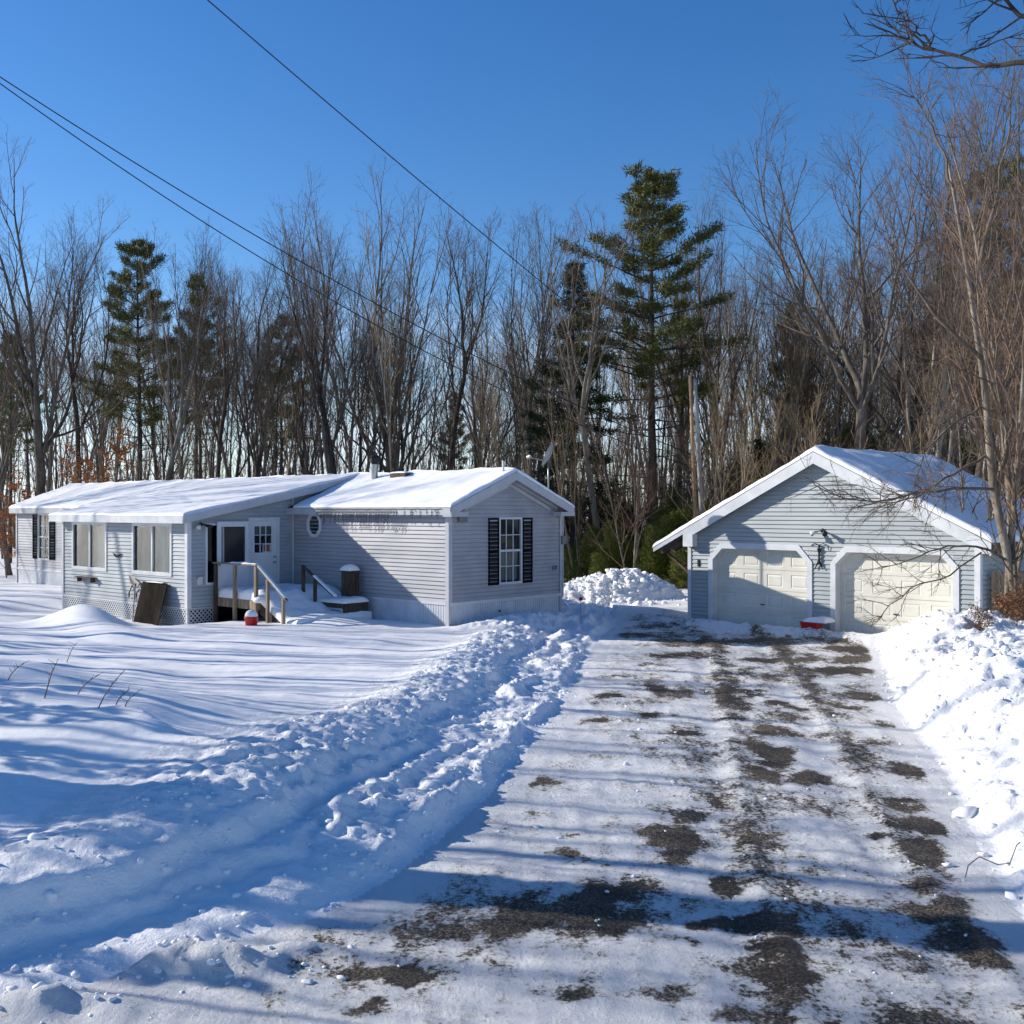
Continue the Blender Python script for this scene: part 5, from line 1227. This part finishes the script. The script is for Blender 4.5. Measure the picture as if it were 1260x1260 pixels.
# branches of the near clump that cross in front of the garage
o_ = (px3(1250,0,21.6)[0], 21.6, 0); cb = empty('bare_tree', o_, 0, label='near leaning tree whose fine drooping branches cross in front of the garage', cat='tree')
tr = [px3(1262,790,21.6),px3(1243,700,21.6),px3(1222,600,21.5),px3(1212,480,21.4),px3(1190,330,21.6),px3(1165,190,22)]
MB().tube(rel(tr,o_),[.105,.09,.08,.065,.045,.02],9).build('trunk','bark_pale',cb,smooth=True)
VV=[];QQ=[];off=0
for (pts,r,n2,l2,s) in (([px3(1222,605,21.5),px3(1180,600,20.6),px3(1130,606,20),px3(1080,618,19.6),px3(1030,612,19.4),px3(995,592,19.4)],.035,30,1.15,5),
    ([px3(1214,560,21.5),px3(1170,585,20.8),px3(1120,615,20.4),px3(1060,620,20.2)],.03,26,1.1,15),
    ([px3(1240,690,21.6),px3(1200,672,20.9),px3(1160,672,20.4),px3(1120,690,20),px3(1080,700,19.9)],.03,16,1.0,6),
    ([px3(1205,680,21.2),px3(1165,710,20.6),px3(1125,722,20.2),px3(1090,750,20),px3(1072,772,19.9)],.018,12,.8,7),
    ([px3(1215,500,21.5),px3(1175,520,21.0),px3(1135,560,20.6),px3(1120,610,20.5)],.03,22,1.3,8),
    ([px3(1208,440,21.4),px3(1160,400,21.2),px3(1110,330,21.4),px3(1075,240,21.6)],.05,26,1.9,9),
    ([px3(1195,360,21.6),px3(1220,270,21.4),px3(1240,170,21.2),px3(1250,60,21.2)],.05,26,1.9,10),
    ([px3(1172,230,21.8),px3(1150,160,22),px3(1120,110,22)],.03,18,1.6,12),
    ([px3(1225,620,21.5),px3(1245,520,21.2),px3(1262,420,21)],.06,24,1.6,13)):
    v,q = limb('b',rel(pts,o_),r,'',seed=s,n2=n2,l2=l2,n3=5); VV.append(v); QQ.append(q[0]+off); off += len(v)
link_mesh('crown', np_mesh('crown_cross', np.concatenate(VV), [np.concatenate(QQ)], 'twig'), cb)
# --- dead leafy brush at the foot of the clump
T_, K_ = gen_tree(seed=71, H=1.5, r0=.02, fork=.05, spread=1.1, nlimb=16, limb_len=.6, twigs=.7, multi=4, minr=.003)
v,q = tubes_np([(p,r*.6,3) for p,r,_ in T_+K_]); bw_ = np_mesh('stems_brush', v, q, 'twig'); kp = np.concatenate([p for p,_,_ in K_]); bl_ = leaf_cloud(8, 700, kp, .09, 'dead_leaf', 'leaves_brush')
for i,(px,Y,h,lab) in enumerate(((1240,21.2,.9,'dead leafy brown bush at the foot of the near clump beside the fence'),(1256,20.4,1.0,'dead leafy bush at the right picture edge on top of the snow bank'),(1205,20.2,.7,'small leafy dead bush poking out of the right snow bank'))):
    x=(px-630)/F_PX*Y; z=float(terrain(np.array([x]),np.array([Y]))[0]); e=empty('dead_bush',(x,Y,z-.05),i*2.,label=lab,cat='bush'); e.scale=(h/1.5,)*3
    link_mesh('stems',bw_,e); link_mesh('leaves',bl_,e)
# --- dry stalks poking through the snow on the left
rs = np.random.RandomState(9)
for (px,py,px2,py2,lab) in ((52,861,72,812,'tall dark weed stalk sticking out of the left snow drift'),(90,855,122,830,'dry weed stalk leaning right on the left drift'),(116,872,154,824,'long leaning dry stalk on the crest of the left drift'),(138,868,160,848,'short dry stalk right of the long leaning one'),(150,871,168,854,'small dry stalk at the right end of the stalk row'),(5,838,30,816,'dry stalk near the left picture edge'),(80,815,95,790,'thin dry stalk standing behind the drift on the yard')):
    # stand each stalk on the drift where its foot is seen
    Y = 9.0
    while Y < 26:
        x = (px-630)/F_PX*Y; z = float(terrain(np.array([x]),np.array([Y]))[0])
        if EYE-(py-HOR)/F_PX*Y <= z: break
        Y += .05
    e = empty('weed_stalk',(x,Y,z),0,label=lab,cat='weed')
    dx = (px2-px)/F_PX*Y; dz_ = (py-py2)/F_PX*Y; pts = [(0,0,-.1),(dx*.3,.02,dz_*.3),(dx*.65,-.02,dz_*.68),(dx,0,dz_)]
    mb = MB().tube(pts,[.009,.007,.006,.003],5)
    for k in range(4): t=.4+.15*k; mb.tube([(dx*t,0,dz_*t),(dx*t+rs.randn()*.06,rs.randn()*.04,dz_*t+.07)],[.004,.002],4)
    mb.build('stalk','twig_red',e)
for (px,Y,lab) in ((1215,9.4,'bent twig loop lying on the right snow bank'),):
    x=(px-630)/F_PX*Y; z=float(terrain(np.array([x]),np.array([Y]))[0]); o=MB().tube([(-.2,0,-.02),(-.17,0,.1),(-.05,.05,.16),(.1,.02,.1),(.2,0,.12),(.26,0,.28),(.3,.02,.3)],.005,5).build('fallen_twig','twig',None,label=lab,cat='twig'); o.location=(x,Y,z)
# --- two bare poles behind the garage and the overhead wires
def pole(px0, px1, top, Y, r, mat, lab, lean_x):
    x0=(px0-630)/F_PX*Y; x1=(px1-630)/F_PX*Y; zt=EYE+(HOR-top)/F_PX*Y
    o = MB().tube([(0,0,-.4),((x1-x0)*.35,0,zt*.35),((x1-x0)*.7,0,zt*.7),(x1-x0,0,zt)],[r*1.1,r,r*.9,r*.8],12).build('bare_pole',mat,None,smooth=True,label=lab,cat='pole'); o.location=(x0,Y,0); return (x1,Y,zt)
ptop = pole(859,849,462,43,.085,'pole_o','tan peeled pole leaning left behind the garage roof',0)
ptop2 = pole(868,855,467,43.6,.10,'pole_w','pale grey pole standing right against the tan pole behind the garage',0)
def wire(p, q, sag, r, lab):
    n = 60; pts = []
    for i in range(n+1):
        t=i/n; pts.append((p[0]+(q[0]-p[0])*t, p[1]+(q[1]-p[1])*t, p[2]+(q[2]-p[2])*t-4*sag*t*(1-t)))
    MB().tube(pts,r,6).build('overhead_wire','wire',None,smooth=True,label=lab,cat='wire')
WIRES()
# ------------------------------------------------------------------ camera, sky and sun
cam = bpy.data.cameras.new('camera'); co = bpy.data.objects.new('camera', cam); C.objects.link(co); scene.camera = co
co.location = (0,0,EYE); co.rotation_euler = (R(90),0,0)
cam.sensor_width = 36; cam.sensor_fit = 'HORIZONTAL'; cam.lens = F_PX/1260*36; cam.shift_y = -(630-HOR)/1260; cam.clip_end = 3000; cam.clip_start = .1
SUN_EL = 23.5; tx, ty = 1.0, -.26
w = bpy.data.worlds.new('World'); scene.world = w; w.use_nodes = True; nt = w.node_tree
bg = nt.nodes['Background']; sky = N(nt,'ShaderNodeTexSky'); sky.sky_type = 'NISHITA'; sky.sun_disc = False
sky.sun_elevation = R(SUN_EL); az = math.atan2(-tx, -ty)   # direction to the sun, clockwise from +Y
sky.sun_rotation = az; sky.altitude = 150; sky.air_density = 1.0; sky.dust_density = .2; sky.ozone_density = 3.0
# thin cloud low over the woods
tc = N(nt,'ShaderNodeTexCoord'); mp = N(nt,'ShaderNodeMapping'); mp.inputs['Scale'].default_value = (3,3,11); L(nt,tc.outputs['Generated'],mp.inputs['Vector'])
cn = noise(nt, mp.outputs['Vector'], 1.4, 6, .6); sx = N(nt,'ShaderNodeSeparateXYZ'); L(nt,tc.outputs['Generated'],sx.inputs[0])
def mth(op, x, y=None, z=None):
    k = N(nt,'ShaderNodeMath'); k.operation = op
    for i,s in enumerate((x,y,z)):
        if s is None: continue
        if isinstance(s,(int,float)): k.inputs[i].default_value = s
        else: L(nt,s,k.inputs[i])
    return k.outputs[0]
lowm = N(nt,'ShaderNodeMapRange'); lowm.inputs['From Min'].default_value=.0; lowm.inputs['From Max'].default_value=.20; lowm.inputs['To Min'].default_value=1; lowm.inputs['To Max'].default_value=0; L(nt,sx.outputs['Z'],lowm.inputs['Value'])
cm = ramp(nt, cn, [(.32,(0,0,0)),(.56,(1,1,1))]); fac = mth('MULTIPLY', mth('MULTIPLY', cm, lowm.outputs[0]), .92)
hs = N(nt,'ShaderNodeHueSaturation'); hs.inputs['Hue'].default_value = .509; hs.inputs['Saturation'].default_value = SKY_SAT; L(nt,sky.outputs[0],hs.inputs['Color'])
mx = N(nt,'ShaderNodeMix'); mx.data_type='RGBA'; L(nt,fac,mx.inputs[0]); L(nt,hs.outputs[0],mx.inputs[6]); mx.inputs[7].default_value=(6.6,7.4,8.8,1)
L(nt,mx.outputs[2],bg.inputs['Color']); bg.inputs['Strength'].default_value = SKY_STR
sd_ = bpy.data.lights.new('sun','SUN'); so = bpy.data.objects.new('sun', sd_); C.objects.link(so)
sd_.energy = SUN_E; sd_.angle = R(.5); sd_.color = (1,.93,.82)
so.rotation_euler = Vector((tx, ty, -math.tan(R(SUN_EL))*math.hypot(tx,ty))).to_track_quat('-Z','Y').to_euler()
scene.view_settings.view_transform = 'Standard'; scene.view_settings.look = 'None'; scene.view_settings.exposure = EXPO; scene.view_settings.gamma = 1
scene.render.engine = 'CYCLES'
try: scene.cycles.max_bounces = 6; scene.cycles.transparent_max_bounces = 8
except Exception: pass
